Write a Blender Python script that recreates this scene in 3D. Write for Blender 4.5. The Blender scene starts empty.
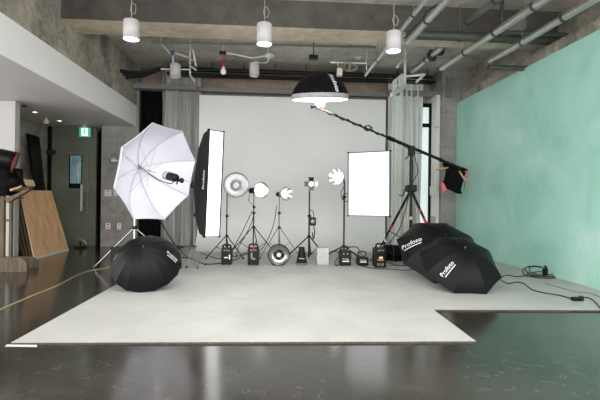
import bpy, bmesh, math, random
from mathutils import Vector, Matrix
PI = math.pi
rnd = random.Random(7)
C = bpy.context.scene.collection
SC = bpy.context.scene
# ------------------------------------------------------------------ camera
F = 420.0; ROLL = .012; TH = math.atan(28/F); H = 1.3
cam = bpy.data.cameras.new('camera'); cam.sensor_width = 36; cam.lens = F/600*36; cam.shift_y = -.66/600
co = bpy.data.objects.new('camera', cam); C.objects.link(co); SC.camera = co
co.matrix_world = Matrix.Translation((0, 0, H)) @ Matrix.Rotation(-TH, 4, 'Z') @ Matrix.Rotation(PI/2, 4, 'X') @ Matrix.Rotation(ROLL, 4, 'Z')

def ray(px, py):                                     # direction of a photo pixel in the surveyed room
    dx = px-300; dy = py-200
    a = dx*math.cos(ROLL)+dy*math.sin(ROLL); b = -dx*math.sin(ROLL)+dy*math.cos(ROLL)
    u = a/F; v = (-.66-b)/F
    return Vector((math.cos(TH)*u+math.sin(TH), math.cos(TH)-math.sin(TH)*u, v))
def at(px, py, Y): d = ray(px, py); return Vector((0, 0, H))+d*(Y/d.y)
def ax(px, py, X): d = ray(px, py); return Vector((0, 0, H))+d*(X/d.x)
def az(px, py, z=0.): d = ray(px, py); return Vector((0, 0, H))+d*((z-H)/d.z)
def projx(P):
    x, y, z = P.x, P.y, P.z-H
    d = math.sin(TH)*x+math.cos(TH)*y; a = (math.cos(TH)*x-math.sin(TH)*y)/d*F; b = -.66-z/d*F
    return 300+a*math.cos(ROLL)-b*math.sin(ROLL)

# ------------------------------------------------------------------ materials
MATS = {}
def newmat(name):
    m = bpy.data.materials.new(name); m.use_nodes = True
    nt = m.node_tree; b = nt.nodes['Principled BSDF']; MATS[name] = m
    return m, nt, b
def lin(c): return tuple(((v/255)/12.92 if v/255 <= .04045 else ((v/255+.055)/1.055)**2.4) for v in c)+(1,)
def plain(name, c, rough=.5, metal=0., var=.08, scale=8., emit=0., ec=None, bump=0., trans=0., coat=0., spec=.5):
    m, nt, b = newmat(name); col = lin(c)
    n = nt.nodes.new('ShaderNodeTexNoise'); n.inputs['Scale'].default_value = scale; n.inputs['Detail'].default_value = 4
    tc = nt.nodes.new('ShaderNodeTexCoord'); nt.links.new(tc.outputs['Object'], n.inputs['Vector'])
    r = nt.nodes.new('ShaderNodeValToRGB'); nt.links.new(n.outputs['Fac'], r.inputs['Fac'])
    r.color_ramp.elements[0].position = .3; r.color_ramp.elements[1].position = .7
    r.color_ramp.elements[0].color = tuple(v*(1-var) for v in col[:3])+(1,)
    r.color_ramp.elements[1].color = tuple(min(1, v*(1+var)) for v in col[:3])+(1,)
    nt.links.new(r.outputs['Color'], b.inputs['Base Color'])
    b.inputs['Roughness'].default_value = rough; b.inputs['Metallic'].default_value = metal
    b.inputs['Transmission Weight'].default_value = trans; b.inputs['Coat Weight'].default_value = coat
    b.inputs['Specular IOR Level'].default_value = spec
    if emit:
        b.inputs['Emission Color'].default_value = lin(ec or c); b.inputs['Emission Strength'].default_value = emit
    if bump:
        bp = nt.nodes.new('ShaderNodeBump'); bp.inputs['Strength'].default_value = bump; bp.inputs['Distance'].default_value = .01
        nt.links.new(n.outputs['Fac'], bp.inputs['Height']); nt.links.new(bp.outputs['Normal'], b.inputs['Normal'])
    return m
def math_(nt, op, a, b=None, c=None):
    n = nt.nodes.new('ShaderNodeMath'); n.operation = op
    for i, v in enumerate((a, b, c)):
        if v is None: continue
        if isinstance(v, (int, float)): n.inputs[i].default_value = v
        else: nt.links.new(v, n.inputs[i])
    return n.outputs[0]
def concrete(name, dark, light, rough=.75, holes=True, seams=True, ax2='Z', scale=.9, pitch=.45, seamp=1.8):
    m, nt, b = newmat(name); L = nt.links
    tc = nt.nodes.new('ShaderNodeTexCoord'); P = tc.outputs['Object']
    def noise(s, d, dist=0):
        n = nt.nodes.new('ShaderNodeTexNoise'); n.inputs['Scale'].default_value = s; n.inputs['Detail'].default_value = d
        n.inputs['Distortion'].default_value = dist; L.new(P, n.inputs['Vector']); return n.outputs['Fac']
    a = noise(scale, 8, .6); f2 = noise(scale*6, 8, .3); f3 = noise(40, 4)
    v = math_(nt, 'ADD', math_(nt, 'MULTIPLY', a, .55), math_(nt, 'ADD', math_(nt, 'MULTIPLY', f2, .33), math_(nt, 'MULTIPLY', f3, .12)))
    r = nt.nodes.new('ShaderNodeValToRGB'); L.new(v, r.inputs['Fac'])
    r.color_ramp.elements[0].position = .37; r.color_ramp.elements[1].position = .63
    r.color_ramp.elements[0].color = lin(dark); r.color_ramp.elements[1].color = lin(light)
    out = r.outputs['Color']
    sp = nt.nodes.new('ShaderNodeSeparateXYZ'); L.new(P, sp.inputs[0])
    hor = math_(nt, 'ADD', sp.outputs['X'], sp.outputs['Y']); ver = sp.outputs[ax2]
    if seams:
        def seam(c, p, w):
            fr = math_(nt, 'FRACT', math_(nt, 'DIVIDE', c, p)); return math_(nt, 'LESS_THAN', fr, w/p)
        s = math_(nt, 'MAXIMUM', seam(hor, seamp, .012), seam(ver, .9, .01))
        mx = nt.nodes.new('ShaderNodeMixRGB'); mx.blend_type = 'MULTIPLY'; L.new(math_(nt, 'MULTIPLY', s, .5), mx.inputs[0])
        L.new(out, mx.inputs[1]); mx.inputs[2].default_value = (.25, .24, .22, 1); out = mx.outputs[0]
    if holes:
        def dd(c, p, o): return math_(nt, 'MULTIPLY', math_(nt, 'SUBTRACT', math_(nt, 'FRACT', math_(nt, 'DIVIDE', math_(nt, 'ADD', c, o), p)), .5), p)
        x, z = dd(hor, .6, .13), dd(ver, pitch, .2)
        d = math_(nt, 'SQRT', math_(nt, 'ADD', math_(nt, 'MULTIPLY', x, x), math_(nt, 'MULTIPLY', z, z)))
        k = math_(nt, 'LESS_THAN', d, .016)
        vo = nt.nodes.new('ShaderNodeTexVoronoi'); vo.inputs['Scale'].default_value = 5; L.new(P, vo.inputs['Vector'])
        k = math_(nt, 'MAXIMUM', k, math_(nt, 'LESS_THAN', vo.outputs['Distance'], .045))
        mx = nt.nodes.new('ShaderNodeMixRGB'); L.new(math_(nt, 'MULTIPLY', k, .7), mx.inputs[0]); L.new(out, mx.inputs[1])
        mx.inputs[2].default_value = lin((50, 47, 42)); out = mx.outputs[0]
    L.new(out, b.inputs['Base Color']); b.inputs['Roughness'].default_value = rough
    bp = nt.nodes.new('ShaderNodeBump'); bp.inputs['Strength'].default_value = .25; bp.inputs['Distance'].default_value = .02
    L.new(f2, bp.inputs['Height']); L.new(bp.outputs['Normal'], b.inputs['Normal'])
    return m
concrete('concrete', (108, 103, 92), (182, 174, 158), scale=1.5)
concrete('concrete_grey', (116, 116, 110), (158, 157, 150), ax2='Z')
concrete('concrete_ceiling', (150, 146, 136), (205, 200, 188), holes=False, ax2='Y', seamp=2.4)
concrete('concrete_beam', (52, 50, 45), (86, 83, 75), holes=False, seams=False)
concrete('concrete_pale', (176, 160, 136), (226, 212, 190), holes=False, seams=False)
concrete('concrete_brown', (136, 122, 104), (172, 156, 136), holes=False)

def floor_mat():
    m, nt, b = newmat('polished_floor'); L = nt.links
    tc = nt.nodes.new('ShaderNodeTexCoord'); P = tc.outputs['Object']
    def noise(s, d, dist=0, w=None):
        n = nt.nodes.new('ShaderNodeTexNoise'); n.inputs['Scale'].default_value = s; n.inputs['Detail'].default_value = d
        n.inputs['Distortion'].default_value = dist; L.new(P, n.inputs['Vector']); return n.outputs['Fac']
    a = noise(1.1, 8, .8); c = noise(14, 6)
    v = math_(nt, 'ADD', math_(nt, 'MULTIPLY', a, .6), math_(nt, 'MULTIPLY', c, .4))
    r = nt.nodes.new('ShaderNodeValToRGB'); L.new(v, r.inputs['Fac'])
    r.color_ramp.elements[0].position = .38; r.color_ramp.elements[1].position = .66
    r.color_ramp.elements[0].color = lin((42, 41, 37)); r.color_ramp.elements[1].color = lin((64, 61, 55))
    # scuffs and white paint specks
    vo = nt.nodes.new('ShaderNodeTexVoronoi'); vo.inputs['Scale'].default_value = 7; L.new(P, vo.inputs['Vector'])
    s = math_(nt, 'MULTIPLY', math_(nt, 'LESS_THAN', vo.outputs['Distance'], .06), math_(nt, 'GREATER_THAN', noise(2.3, 3), .55))
    n2 = nt.nodes.new('ShaderNodeTexNoise'); n2.inputs['Scale'].default_value = 3; n2.inputs['Detail'].default_value = 10; n2.inputs['Distortion'].default_value = 3
    L.new(P, n2.inputs['Vector'])
    sc = math_(nt, 'LESS_THAN', math_(nt, 'ABSOLUTE', math_(nt, 'SUBTRACT', n2.outputs['Fac'], .62)), .0035)
    s = math_(nt, 'MAXIMUM', s, sc)
    mx = nt.nodes.new('ShaderNodeMixRGB'); L.new(math_(nt, 'MULTIPLY', s, .3), mx.inputs[0]); L.new(r.outputs['Color'], mx.inputs[1])
    mx.inputs[2].default_value = lin((150, 147, 138))
    sp = nt.nodes.new('ShaderNodeSeparateXYZ'); L.new(P, sp.inputs[0])      # darker brown quarter disc beside the white floor's inner corner
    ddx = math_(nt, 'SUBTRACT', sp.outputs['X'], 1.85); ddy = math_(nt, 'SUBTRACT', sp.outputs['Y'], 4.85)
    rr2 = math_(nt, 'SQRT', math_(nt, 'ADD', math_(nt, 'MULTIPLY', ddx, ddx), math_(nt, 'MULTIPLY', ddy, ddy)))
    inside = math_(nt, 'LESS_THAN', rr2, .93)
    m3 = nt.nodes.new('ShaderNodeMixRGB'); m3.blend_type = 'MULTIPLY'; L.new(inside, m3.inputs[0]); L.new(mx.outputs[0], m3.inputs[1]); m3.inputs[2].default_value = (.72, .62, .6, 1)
    L.new(m3.outputs[0], b.inputs['Base Color'])
    rr = nt.nodes.new('ShaderNodeMapRange'); L.new(a, rr.inputs['Value']); rr.inputs['To Min'].default_value = .09; rr.inputs['To Max'].default_value = .22
    L.new(rr.outputs[0], b.inputs['Roughness']); b.inputs['Specular IOR Level'].default_value = .85
    bp = nt.nodes.new('ShaderNodeBump'); bp.inputs['Strength'].default_value = .06; bp.inputs['Distance'].default_value = .01
    L.new(noise(5, 5), bp.inputs['Height']); L.new(bp.outputs['Normal'], b.inputs['Normal'])
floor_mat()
def mottled(name, cols, scale, rough=.6, streak=None, spec=.3):
    m, nt, b = newmat(name); L = nt.links
    tc = nt.nodes.new('ShaderNodeTexCoord'); mp = nt.nodes.new('ShaderNodeMapping'); L.new(tc.outputs['Object'], mp.inputs[0])
    if streak: mp.inputs['Scale'].default_value = streak
    n = nt.nodes.new('ShaderNodeTexNoise'); n.inputs['Scale'].default_value = scale; n.inputs['Detail'].default_value = 9; n.inputs['Distortion'].default_value = .5
    n.inputs['Roughness'].default_value = .6
    L.new(mp.outputs[0], n.inputs['Vector']); r = nt.nodes.new('ShaderNodeValToRGB'); L.new(n.outputs['Fac'], r.inputs['Fac'])
    e = r.color_ramp.elements
    while len(e) < len(cols): e.new(.5)
    for i, c in enumerate(cols): e[i].position = .32+.36*i/(len(cols)-1); e[i].color = lin(c)
    L.new(r.outputs['Color'], b.inputs['Base Color']); b.inputs['Roughness'].default_value = rough; b.inputs['Specular IOR Level'].default_value = spec
    return m
mottled('green_paint', [(152, 206, 188), (164, 216, 199), (174, 220, 205), (190, 226, 215)], .9, .55)
mottled('white_floor', [(168, 169, 165), (178, 179, 175), (187, 188, 184)], 1.2, .5)
mottled('white_cove', [(222, 223, 219), (226, 227, 223), (229, 230, 226)], .5, .7)
mottled('plywood', [(206, 160, 112), (232, 188, 142), (242, 206, 166)], 2.2, .55, (4, 4, .35))
mottled('old_wood', [(72, 63, 50), (94, 83, 67), (112, 100, 82)], 3, .7, (6, 6, .6))
mottled('green_door', [(98, 106, 90), (108, 116, 99), (116, 124, 106)], 1.2, .35, spec=.5)
mottled('poster_sky', [(86, 150, 190), (140, 190, 212), (215, 225, 228)], 2.5, .4)
plain('white_wall', (222, 221, 216), .6, var=.02, scale=1)
plain('grey_wall', (178, 178, 172), .6, var=.02, scale=1)
plain('white_fascia', (243, 242, 239), .5, var=.015, scale=1)
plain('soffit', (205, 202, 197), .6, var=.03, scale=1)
plain('grey_steel', (122, 122, 117), .5, var=.05)
plain('raw_edge', (74, 68, 56), .8, var=.5, scale=30)
plain('black_board', (10, 10, 10), .7, spec=.2)
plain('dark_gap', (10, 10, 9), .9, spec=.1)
plain('black_cloth', (8, 8, 9), .9, var=.15, spec=.15)
plain('umbrella_black', (9, 8, 11), .5, var=.1, spec=.2)
plain('softbox_black', (26, 24, 26), .6, spec=.3)
plain('black_plastic', (13, 13, 14), .45, spec=.28)
plain('dark_plastic', (38, 37, 36), .45)
plain('black_metal', (18, 17, 17), .4, .1, spec=.35)
plain('chrome', (200, 200, 198), .22, 1.)
plain('facet_silver', (170, 171, 174), .3, 1., var=.03)
plain('bulb_soft', (255, 253, 250), .3, emit=5)
plain('silver', (205, 206, 206), .28, 1., var=.03)
plain('pipe_silver', (205, 206, 202), .33, .85, var=.06)
plain('pipe_grey', (128, 128, 122), .45, .4)
plain('pipe_dark', (72, 74, 68), .5, .2)
plain('white_metal', (205, 204, 198), .45)
plain('lamp_white', (168, 167, 164), .4, var=.02)
plain('grey_box', (170, 171, 166), .5, .2)
plain('grey_curtain', (168, 169, 163), .85, var=.05)
plain('light_curtain', (212, 218, 210), .85, var=.05)
plain('cable_black', (28, 28, 28), .5)
plain('cable_grey', (120, 118, 110), .6)
plain('cable_yellow', (190, 176, 128), .5)
plain('cable_clear', (150, 142, 124), .3)
plain('red', (190, 40, 36), .45)
plain('pink', (226, 96, 104), .6)
plain('orange', (222, 122, 40), .45)
plain('logo_white', (232, 232, 230), .6)
plain('logo_grey', (160, 158, 160), .6)
plain('outlet_white', (220, 218, 210), .4)
plain('light_wood', (196, 172, 132), .6)
plain('window_day', (205, 216, 214), .3, emit=.9)
plain('blue_lens', (60, 70, 150), .3)
plain('skin_figure', (176, 160, 104), .6)
plain('exit_green', (40, 170, 120), .4, emit=1.2)
plain('exit_white', (225, 240, 232), .4, emit=1.6)
plain('lamp_glow', (255, 250, 242), .4, emit=30.)
plain('down_glow', (255, 236, 205), .4, emit=6.)
plain('soft_glow', (250, 249, 250), .6, emit=1.7, var=.01)
plain('dome_glow', (250, 249, 250), .6, emit=4., var=.01)
plain('soft_glow_dim', (235, 236, 238), .6, emit=.38, var=.01)
plain('bulb_glow', (255, 253, 250), .3, emit=8.)
plain('bulb_white', (235, 233, 228), .25, var=.01)
def umbrella_white():
    m, nt, b = newmat('umbrella_white'); L = nt.links
    b.inputs['Base Color'].default_value = lin((222, 222, 230)); b.inputs['Roughness'].default_value = .6
    t = nt.nodes.new('ShaderNodeBsdfTranslucent'); t.inputs[0].default_value = lin((238, 238, 244))
    mx = nt.nodes.new('ShaderNodeMixShader'); mx.inputs[0].default_value = .25
    L.new(b.outputs[0], mx.inputs[1]); L.new(t.outputs[0], mx.inputs[2]); L.new(mx.outputs[0], nt.nodes['Material Output'].inputs[0])
umbrella_white()
def glassy():
    m, nt, b = newmat('clear_glass'); b.inputs['Base Color'].default_value = (.95, .96, .97, 1)
    b.inputs['Roughness'].default_value = .08; b.inputs['Alpha'].default_value = .35; b.inputs['Metallic'].default_value = .2
glassy()

# ------------------------------------------------------------------ building helpers
LOC = {}
def thing(name, label, cat, loc=(0, 0, 0), group=None):
    o = bpy.data.objects.new(name, None); C.objects.link(o); o.empty_display_size = .1
    o.location = loc; LOC[o.name] = Vector(loc); o['label'] = label; o['category'] = cat
    if group: o['group'] = group
    return o
class MB:
    def __init__(s): s.v = []; s.f = []; s.m = []; s.k = 0; s.smooth = []
    def add(s, v, f, smooth=False):
        o = len(s.v); s.v += [Vector(p) for p in v]; s.f += [tuple(i+o for i in q) for q in f]; s.m += [s.k]*len(f); s.smooth += [smooth]*len(f); return s
    def slot(s, k): s.k = k; return s
    def box(s, a, b, M=None):
        (x0, y0, z0), (x1, y1, z1) = a, b
        v = [Vector(p) for p in ((x0, y0, z0), (x1, y0, z0), (x1, y1, z0), (x0, y1, z0), (x0, y0, z1), (x1, y0, z1), (x1, y1, z1), (x0, y1, z1))]
        if M: v = [M @ p for p in v]
        return s.add(v, [(0, 3, 2, 1), (4, 5, 6, 7), (0, 1, 5, 4), (1, 2, 6, 5), (2, 3, 7, 6), (3, 0, 4, 7)])
    def rbox(s, a, b, r, M=None, n=3):                # box with bevelled edges
        bm = bmesh.new(); bmesh.ops.create_cube(bm, size=1)
        a = Vector(a); b = Vector(b); c = (a+b)/2; d = b-a
        for v in bm.verts: v.co = Vector((v.co.x*d.x+c.x, v.co.y*d.y+c.y, v.co.z*d.z+c.z))
        bmesh.ops.bevel(bm, geom=bm.edges[:], offset=min(r, min(d)/2.1), segments=n, affect='EDGES', profile=.5)
        bm.verts.index_update()
        v = [(M @ q.co) if M else q.co.copy() for q in bm.verts]; f = [tuple(q.index for q in p.verts) for p in bm.faces]; bm.free()
        return s.add(v, f)
    def tube(s, pts, r, n=8, cap=True):
        P = [Vector(p) for p in pts]; R = r if isinstance(r, (list, tuple)) else [r]*len(P)
        v = []; f = []; up = None
        for i, p in enumerate(P):
            t = (P[min(i+1, len(P)-1)]-P[max(i-1, 0)])
            t = t.normalized() if t.length > 1e-9 else Vector((0, 0, 1))
            if up is None: up = t.orthogonal().normalized()
            up = (up-t*up.dot(t)); up = up.normalized() if up.length > 1e-6 else t.orthogonal().normalized()
            w = t.cross(up)
            for k in range(n):
                a = 2*PI*k/n; v.append(p+(up*math.cos(a)+w*math.sin(a))*R[i])
        for i in range(len(P)-1):
            for k in range(n):
                f.append((i*n+k, i*n+(k+1) % n, (i+1)*n+(k+1) % n, (i+1)*n+k))
        s.add(v, f, True)
        if cap: s.add(v[:n], [tuple(range(n-1, -1, -1))]); s.add(v[-n:], [tuple(range(n))])
        return s
    def lathe(s, prof, M=None, n=24, smooth=True):    # prof: (radius, height) pairs about local z
        v = []; f = []
        for (r, z) in prof:
            for k in range(n):
                a = 2*PI*k/n; p = Vector((r*math.cos(a), r*math.sin(a), z)); v.append(M @ p if M else p)
        for i in range(len(prof)-1):
            for k in range(n): f.append((i*n+k, i*n+(k+1) % n, (i+1)*n+(k+1) % n, (i+1)*n+k))
        return s.add(v, f, smooth)
    def build(s, name, mats, parent=None, kind=None, label=None):
        me = bpy.data.meshes.new(name)
        off = Vector((0, 0, 0)); p = parent
        while p is not None and p.name not in LOC: p = p.parent
        if p is not None: off = LOC[p.name]
        me.from_pydata([v-off for v in s.v], [], s.f)
        for i, q in enumerate(me.polygons): q.material_index = s.m[i]; q.use_smooth = s.smooth[i]
        for m in (mats if isinstance(mats, (list, tuple)) else [mats]): me.materials.append(MATS[m])
        me.validate(); me.update()
        o = bpy.data.objects.new(name, me); C.objects.link(o)
        if parent: o.parent = parent
        if kind: o['kind'] = kind
        if label: o['label'] = label
        return o
def single(mb, name, mats, label, cat, group=None, loc=None):    # a thing that is one mesh, origin at its base
    if loc is None:
        xs = [v.x for v in mb.v]; ys = [v.y for v in mb.v]; loc = Vector(((min(xs)+max(xs))/2, (min(ys)+max(ys))/2, min(v.z for v in mb.v)))
    for v in mb.v: v -= loc
    o = mb.build(name, mats); o.location = loc; LOC[o.name] = Vector(loc); o['label'] = label; o['category'] = cat
    if group: o['group'] = group
    return o
def struct(name, mb, mats, parent=None): return mb.build(name, mats, parent, None if parent else 'structure')
def frameM(origin, zdir, up=(0, 0, 1)):               # local z along zdir, local y as near up as possible
    z = Vector(zdir).normalized(); u = Vector(up)
    if abs(z.dot(u)) > .98: u = Vector((0, 1, 0))
    x = u.cross(z).normalized(); y = z.cross(x)
    M = Matrix((x, y, z)).transposed().to_4x4(); M.translation = Vector(origin); return M
def smooth(pts, k=6):
    P = [Vector(p) for p in pts]; Q = [P[0]]+P+[P[-1]]; out = []
    for i in range(1, len(Q)-2):
        for j in range(k):
            t = j/k; a, b, c, d = Q[i-1], Q[i], Q[i+1], Q[i+2]
            out.append(.5*((2*b)+(c-a)*t+(2*a-5*b+4*c-d)*t*t+(3*b-a-3*c+d)*t**3))
    return out+[P[-1]]
def text_geo(txt, size, bold=.0):
    cu = bpy.data.curves.new('t', 'FONT'); cu.body = txt; cu.size = size; cu.align_x = 'CENTER'; cu.align_y = 'CENTER'; cu.offset = bold; cu.resolution_u = 3
    o = bpy.data.objects.new('t', cu); C.objects.link(o); bpy.context.view_layer.update()
    me = bpy.data.meshes.new_from_object(o.evaluated_get(bpy.context.evaluated_depsgraph_get()))
    v = [q.co.copy() for q in me.vertices]; f = [tuple(p.vertices) for p in me.polygons]
    bpy.data.objects.remove(o); bpy.data.curves.remove(cu); bpy.data.meshes.remove(me)
    return v, f
def text_on(mb, txt, size, M, bold=0.):               # lettering in the local xy plane of M
    v, f = text_geo(txt, size, bold); mb.add([M @ p for p in v], f); return mb

# ------------------------------------------------------------------ the room
XR, XL, YB, ZC = 4.78, -3.57, 11.5, 4.76
ZF0, ZF1 = 3.15, 3.70
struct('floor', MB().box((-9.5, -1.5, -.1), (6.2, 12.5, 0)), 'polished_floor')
T = .018
pf = MB()
k0, k1, k2, k3 = az(10.5, 342.8, T), az(476, 341.3, T), az(433.5, 309.6, T), az(600, 311, T)
pts = [(k0.x, k0.y), (k1.x, k1.y), (k2.x, k2.y), (4.775, k3.y), (4.775, 11.3), (-2.27, 11.3)]
n = len(pts); pf.add([(x, y, .001) for x, y in pts]+[(x, y, T) for x, y in pts], [tuple(range(n, 2*n))]+[(i, (i+1) % n, n+(i+1) % n, n+i) for i in range(n)])
pf.m = [0]+[1]*n
struct('floor_white', pf, ['white_floor', 'raw_edge'])
sm = MB()                                             # raised seam between the two sheets of the white floor
sm.box((k2.x-.03, k2.y, T), (k2.x+.0, 8.6, T+.003)); struct('trim_1', sm, 'white_floor')
# cyclorama with a curved foot
cl, cr = at(199.3, 95, 10.95), at(386, 100, 10.95); zt = (cl.z+cr.z)/2; r = .75
prof = [(10.95-r+r*math.sin(a), T+.002+r-r*math.cos(a)) for a in [i*PI/24 for i in range(13)]]+[(10.95, zt)]
back = [(11.1, zt), (11.1, T)]
cy = MB(); pr = prof+back; m_ = len(pr)
v = [(x, y, z) for x in (cl.x, cr.x) for y, z in pr]
cy.add(v[:], [(i, i+1, m_+i+1, m_+i) for i in range(len(prof)-1)], True)
cy.add(v[:], [(i, i+1, m_+i+1, m_+i) for i in range(len(prof)-1, m_-1)]+[tuple(range(m_)), tuple(range(2*m_-1, m_-1, -1))])
struct('wall_white', cy, 'white_cove')
struct('ceiling', MB().box((-9.5, -1.5, ZC), (6.2, 12.5, ZC+.2)), 'concrete_ceiling')
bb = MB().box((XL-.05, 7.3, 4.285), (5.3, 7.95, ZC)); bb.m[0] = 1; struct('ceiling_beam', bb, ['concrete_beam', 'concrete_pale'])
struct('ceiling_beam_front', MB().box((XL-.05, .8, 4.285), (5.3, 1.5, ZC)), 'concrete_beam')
struct('wall_back', MB().box((XL-.3, YB, 0), (5.3, YB+.2, ZC)), 'concrete_brown')
wr = MB().box((4.88, 2.6, 0), (5.2, 12.5, 4.1)).box((5.15, 2.6, 4.1), (5.3, 12.5, ZC))
struct('wall_right', wr, 'concrete')
struct('wall_right_panel', MB().box((XR, 2.6, 0), (4.88, 10.66, 3.855)), 'green_paint')
struct('trim_2', MB().box((XR-.012, 2.6, T), (XR, 10.66, T+.02)), 'white_floor')
# concrete pier in the back right corner, plaster strip and window beside it
p0, p1, p2 = at(441, 200, 10.67), at(458, 200, 10.67), at(432.5, 200, 10.8)
struct('wall_pier', MB().box((p0.x, 10.67, 0), (5.2, 11.6, ZC)), 'concrete_grey')
struct('wall_plaster', MB().box((p2.x+.08, 10.8, 0), (p0.x, 11.6, 4.1)), 'white_wall')
# upper left wall, mezzanine fascia and soffit
struct('wall_left', MB().box((XL-.3, 2.6, ZF1), (XL, YB, ZC)), 'concrete')
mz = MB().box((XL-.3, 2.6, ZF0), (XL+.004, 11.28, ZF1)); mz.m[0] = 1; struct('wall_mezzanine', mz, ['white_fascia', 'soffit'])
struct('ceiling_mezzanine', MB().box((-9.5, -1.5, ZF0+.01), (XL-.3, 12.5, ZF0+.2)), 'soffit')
q0, q1 = az(100, 247), az(135.5, 247.5)
struct('wall_left_pier', MB().box((q0.x, 11.25, 0), (q1.x, 11.9, ZC)), 'concrete_grey')
struct('wall_rear_left', MB().box((-9.5, 12.3, 0), (XL, 12.4, ZF0)), 'dark_gap')
# white wall end at far left
w = az(15.3, 101, ZF0); w2 = az(16.5, 101, ZF0)
struct('wall_left_front', MB().box((-9.5, w.y, 0), (w.x, w.y+.16, ZF0)), 'grey_wall')
# concrete side wall under the mezzanine
s0 = at(47, 200, 11.54)
struct('wall_left_rear', MB().box((s0.x-.2, w.y+.16, 0), (s0.x, 12.3, ZF0)), 'concrete')

# green glass door set
d0, d1 = at(48, 200, 11.54), at(95.5, 200, 11.54)
dm = at(84, 200, 11.54)
door = MB().box((d0.x, 11.54, 0), (at(87, 200, 11.54).x, 11.6, ZF0)); dr = struct('door_1', door, 'green_door')
struct('door_frame', MB().box((d0.x, 11.5, 0), (d0.x+.08, 11.56, ZF0)), 'black_board', dr)
struct('door_mullion', MB().box((at(87, 200, 11.54).x, 11.52, 0), (at(87, 200, 11.54).x+.03, 11.58, ZF0)), 'grey_steel', dr)
tr = at(60, 152.5, 11.54).z
struct('transom', MB().box((d0.x+.08, 11.525, tr-.012), (dm.x+.07, 11.545, tr+.012)), 'grey_steel', dr)
h0, h1 = at(81.5, 184.5, 11.45), at(81.5, 211, 11.45)
struct('door_handle', MB().box((h1.x-.02, 11.42, h1.z), (h1.x+.03, 11.45, h0.z)).box((h1.x-.01, 11.44, h0.z-.1), (h1.x+.02, 11.54, h0.z-.07)).box((h1.x-.01, 11.44, h1.z+.07), (h1.x+.02, 11.54, h1.z+.1)), 'white_metal', dr)
lk = at(86.5, 188.5, 11.45); struct('door_lock', MB().rbox((lk.x-.08, 11.45, lk.z-.09), (lk.x+.08, 11.535, lk.z+.09), .01), 'grey_steel', dr)
hg = at(50.5, 152, 11.45); struct('hinge', MB().box((hg.x-.1, 11.44, hg.z-.06), (hg.x+.1, 11.53, hg.z+.06)), 'dark_plastic', dr)
struct('wall_door_side', MB().box((at(87, 200, 11.54).x+.03, 11.56, 0), (d1.x, 11.66, ZF0)), 'green_door')
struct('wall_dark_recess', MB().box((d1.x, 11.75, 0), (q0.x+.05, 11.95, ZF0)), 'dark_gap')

# steel header along the back and window
hb0 = at(133.5, 83.2, 11.0); hb1 = at(133.5, 88.2, 11.0)
struct('trim_3', MB().box((hb0.x, 11.12, hb1.z-.0), (at(452, 90, 11.1).x, 11.24, hb0.z-.01)), 'grey_steel')
struct('trim_4', MB().box((hb0.x, 10.98, hb1.z), (at(197, 86, 10.98).x, 11.12, hb0.z)).box((XL-.02, 11.26, ZF0-.6), (XL+.07, 11.36, hb0.z)), 'grey_steel')
struct('trim_5', MB().box((at(389, 90, 10.98).x, 10.98, at(400, 95.5, 10.98).z), (at(450, 92, 10.98).x, 11.12, at(400, 90, 10.98).z)), 'grey_steel')
wa, wb = at(421, 200, 11.2), at(436, 200, 11.2)
win = struct('window_1', MB().box((wa.x-.3, 11.24, 0), (wb.x+.2, 11.27, 3.95)), 'window_day')
wf = MB()
x = at(430.5, 200, 11.18).x; wf.box((x-.06, 11.14, 0), (x+.05, 11.22, 3.95)); wf.box((wa.x-.3, 11.15, 3.85), (wb.x+.1, 11.22, 3.95))
zz = at(430, 125.5, 11.18).z; wf.box((wa.x-.3, 11.15, zz-.05), (x, 11.21, zz+.05)); struct('window_frame', wf, 'black_board', win)

# ------------------------------------------------------------------ curtains
def curtain(name, x0, x1, Y, z0, z1, folds, amp, m, label, tie=False, k0=.0):
    mb = MB(); nx = 90; nz = 14; v = []; f = []
    for j in range(nz+1):
        t = j/nz; z = z0+(z1-z0)*t
        for i in range(nx+1):
            s = i/nx; ph = s*folds*2*PI+.7*math.sin(s*9+k0)+.25*math.sin(t*3+s*5)
            g = amp*(.75+.35*math.sin(s*17+k0))*(1-.35*t)
            v.append((x0+(x1-x0)*(s+.012*math.sin(t*4+s*11)), Y+g*math.sin(ph)+.03*math.sin(t*2.5+s*7), z))
    for j in range(nz):
        for i in range(nx): a = j*(nx+1)+i; f.append((a, a+1, a+nx+2, a+nx+1))
    mb.add(v, f, True); nv = len(v)
    mb.add([(x, y+.01, z) for x, y, z in v], [tuple(reversed(q)) for q in f], True)
    return single(mb, name, m, label, 'curtain')
c0, c1 = at(161, 200, 11.2), at(199.5, 200, 11.2)
curtain('curtain', c0.x, c1.x, 11.2, .05, at(180, 72, 11.2).z, 5, .12, 'grey_curtain', 'grey pleated curtain left of the white backdrop, behind the white umbrella')
c0, c1 = at(387.5, 200, 11.05), at(421, 200, 11.05)
curtain('curtain', c0.x, c1.x, 11.0, .05, at(405, 76, 11.05).z, 5.5, .12, 'light_curtain', 'pale grey pleated curtain right of the white backdrop, beside the window', k0=1.3)
c0, c1 = at(137, 200, 11.35), at(161, 200, 11.35)
curtain('black_curtain', c0.x, c1.x+.1, 11.37, .02, at(150, 86, 11.35).z, 6, .03, 'black_cloth', 'black cloth hanging in the opening between concrete pier and grey curtain')

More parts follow.
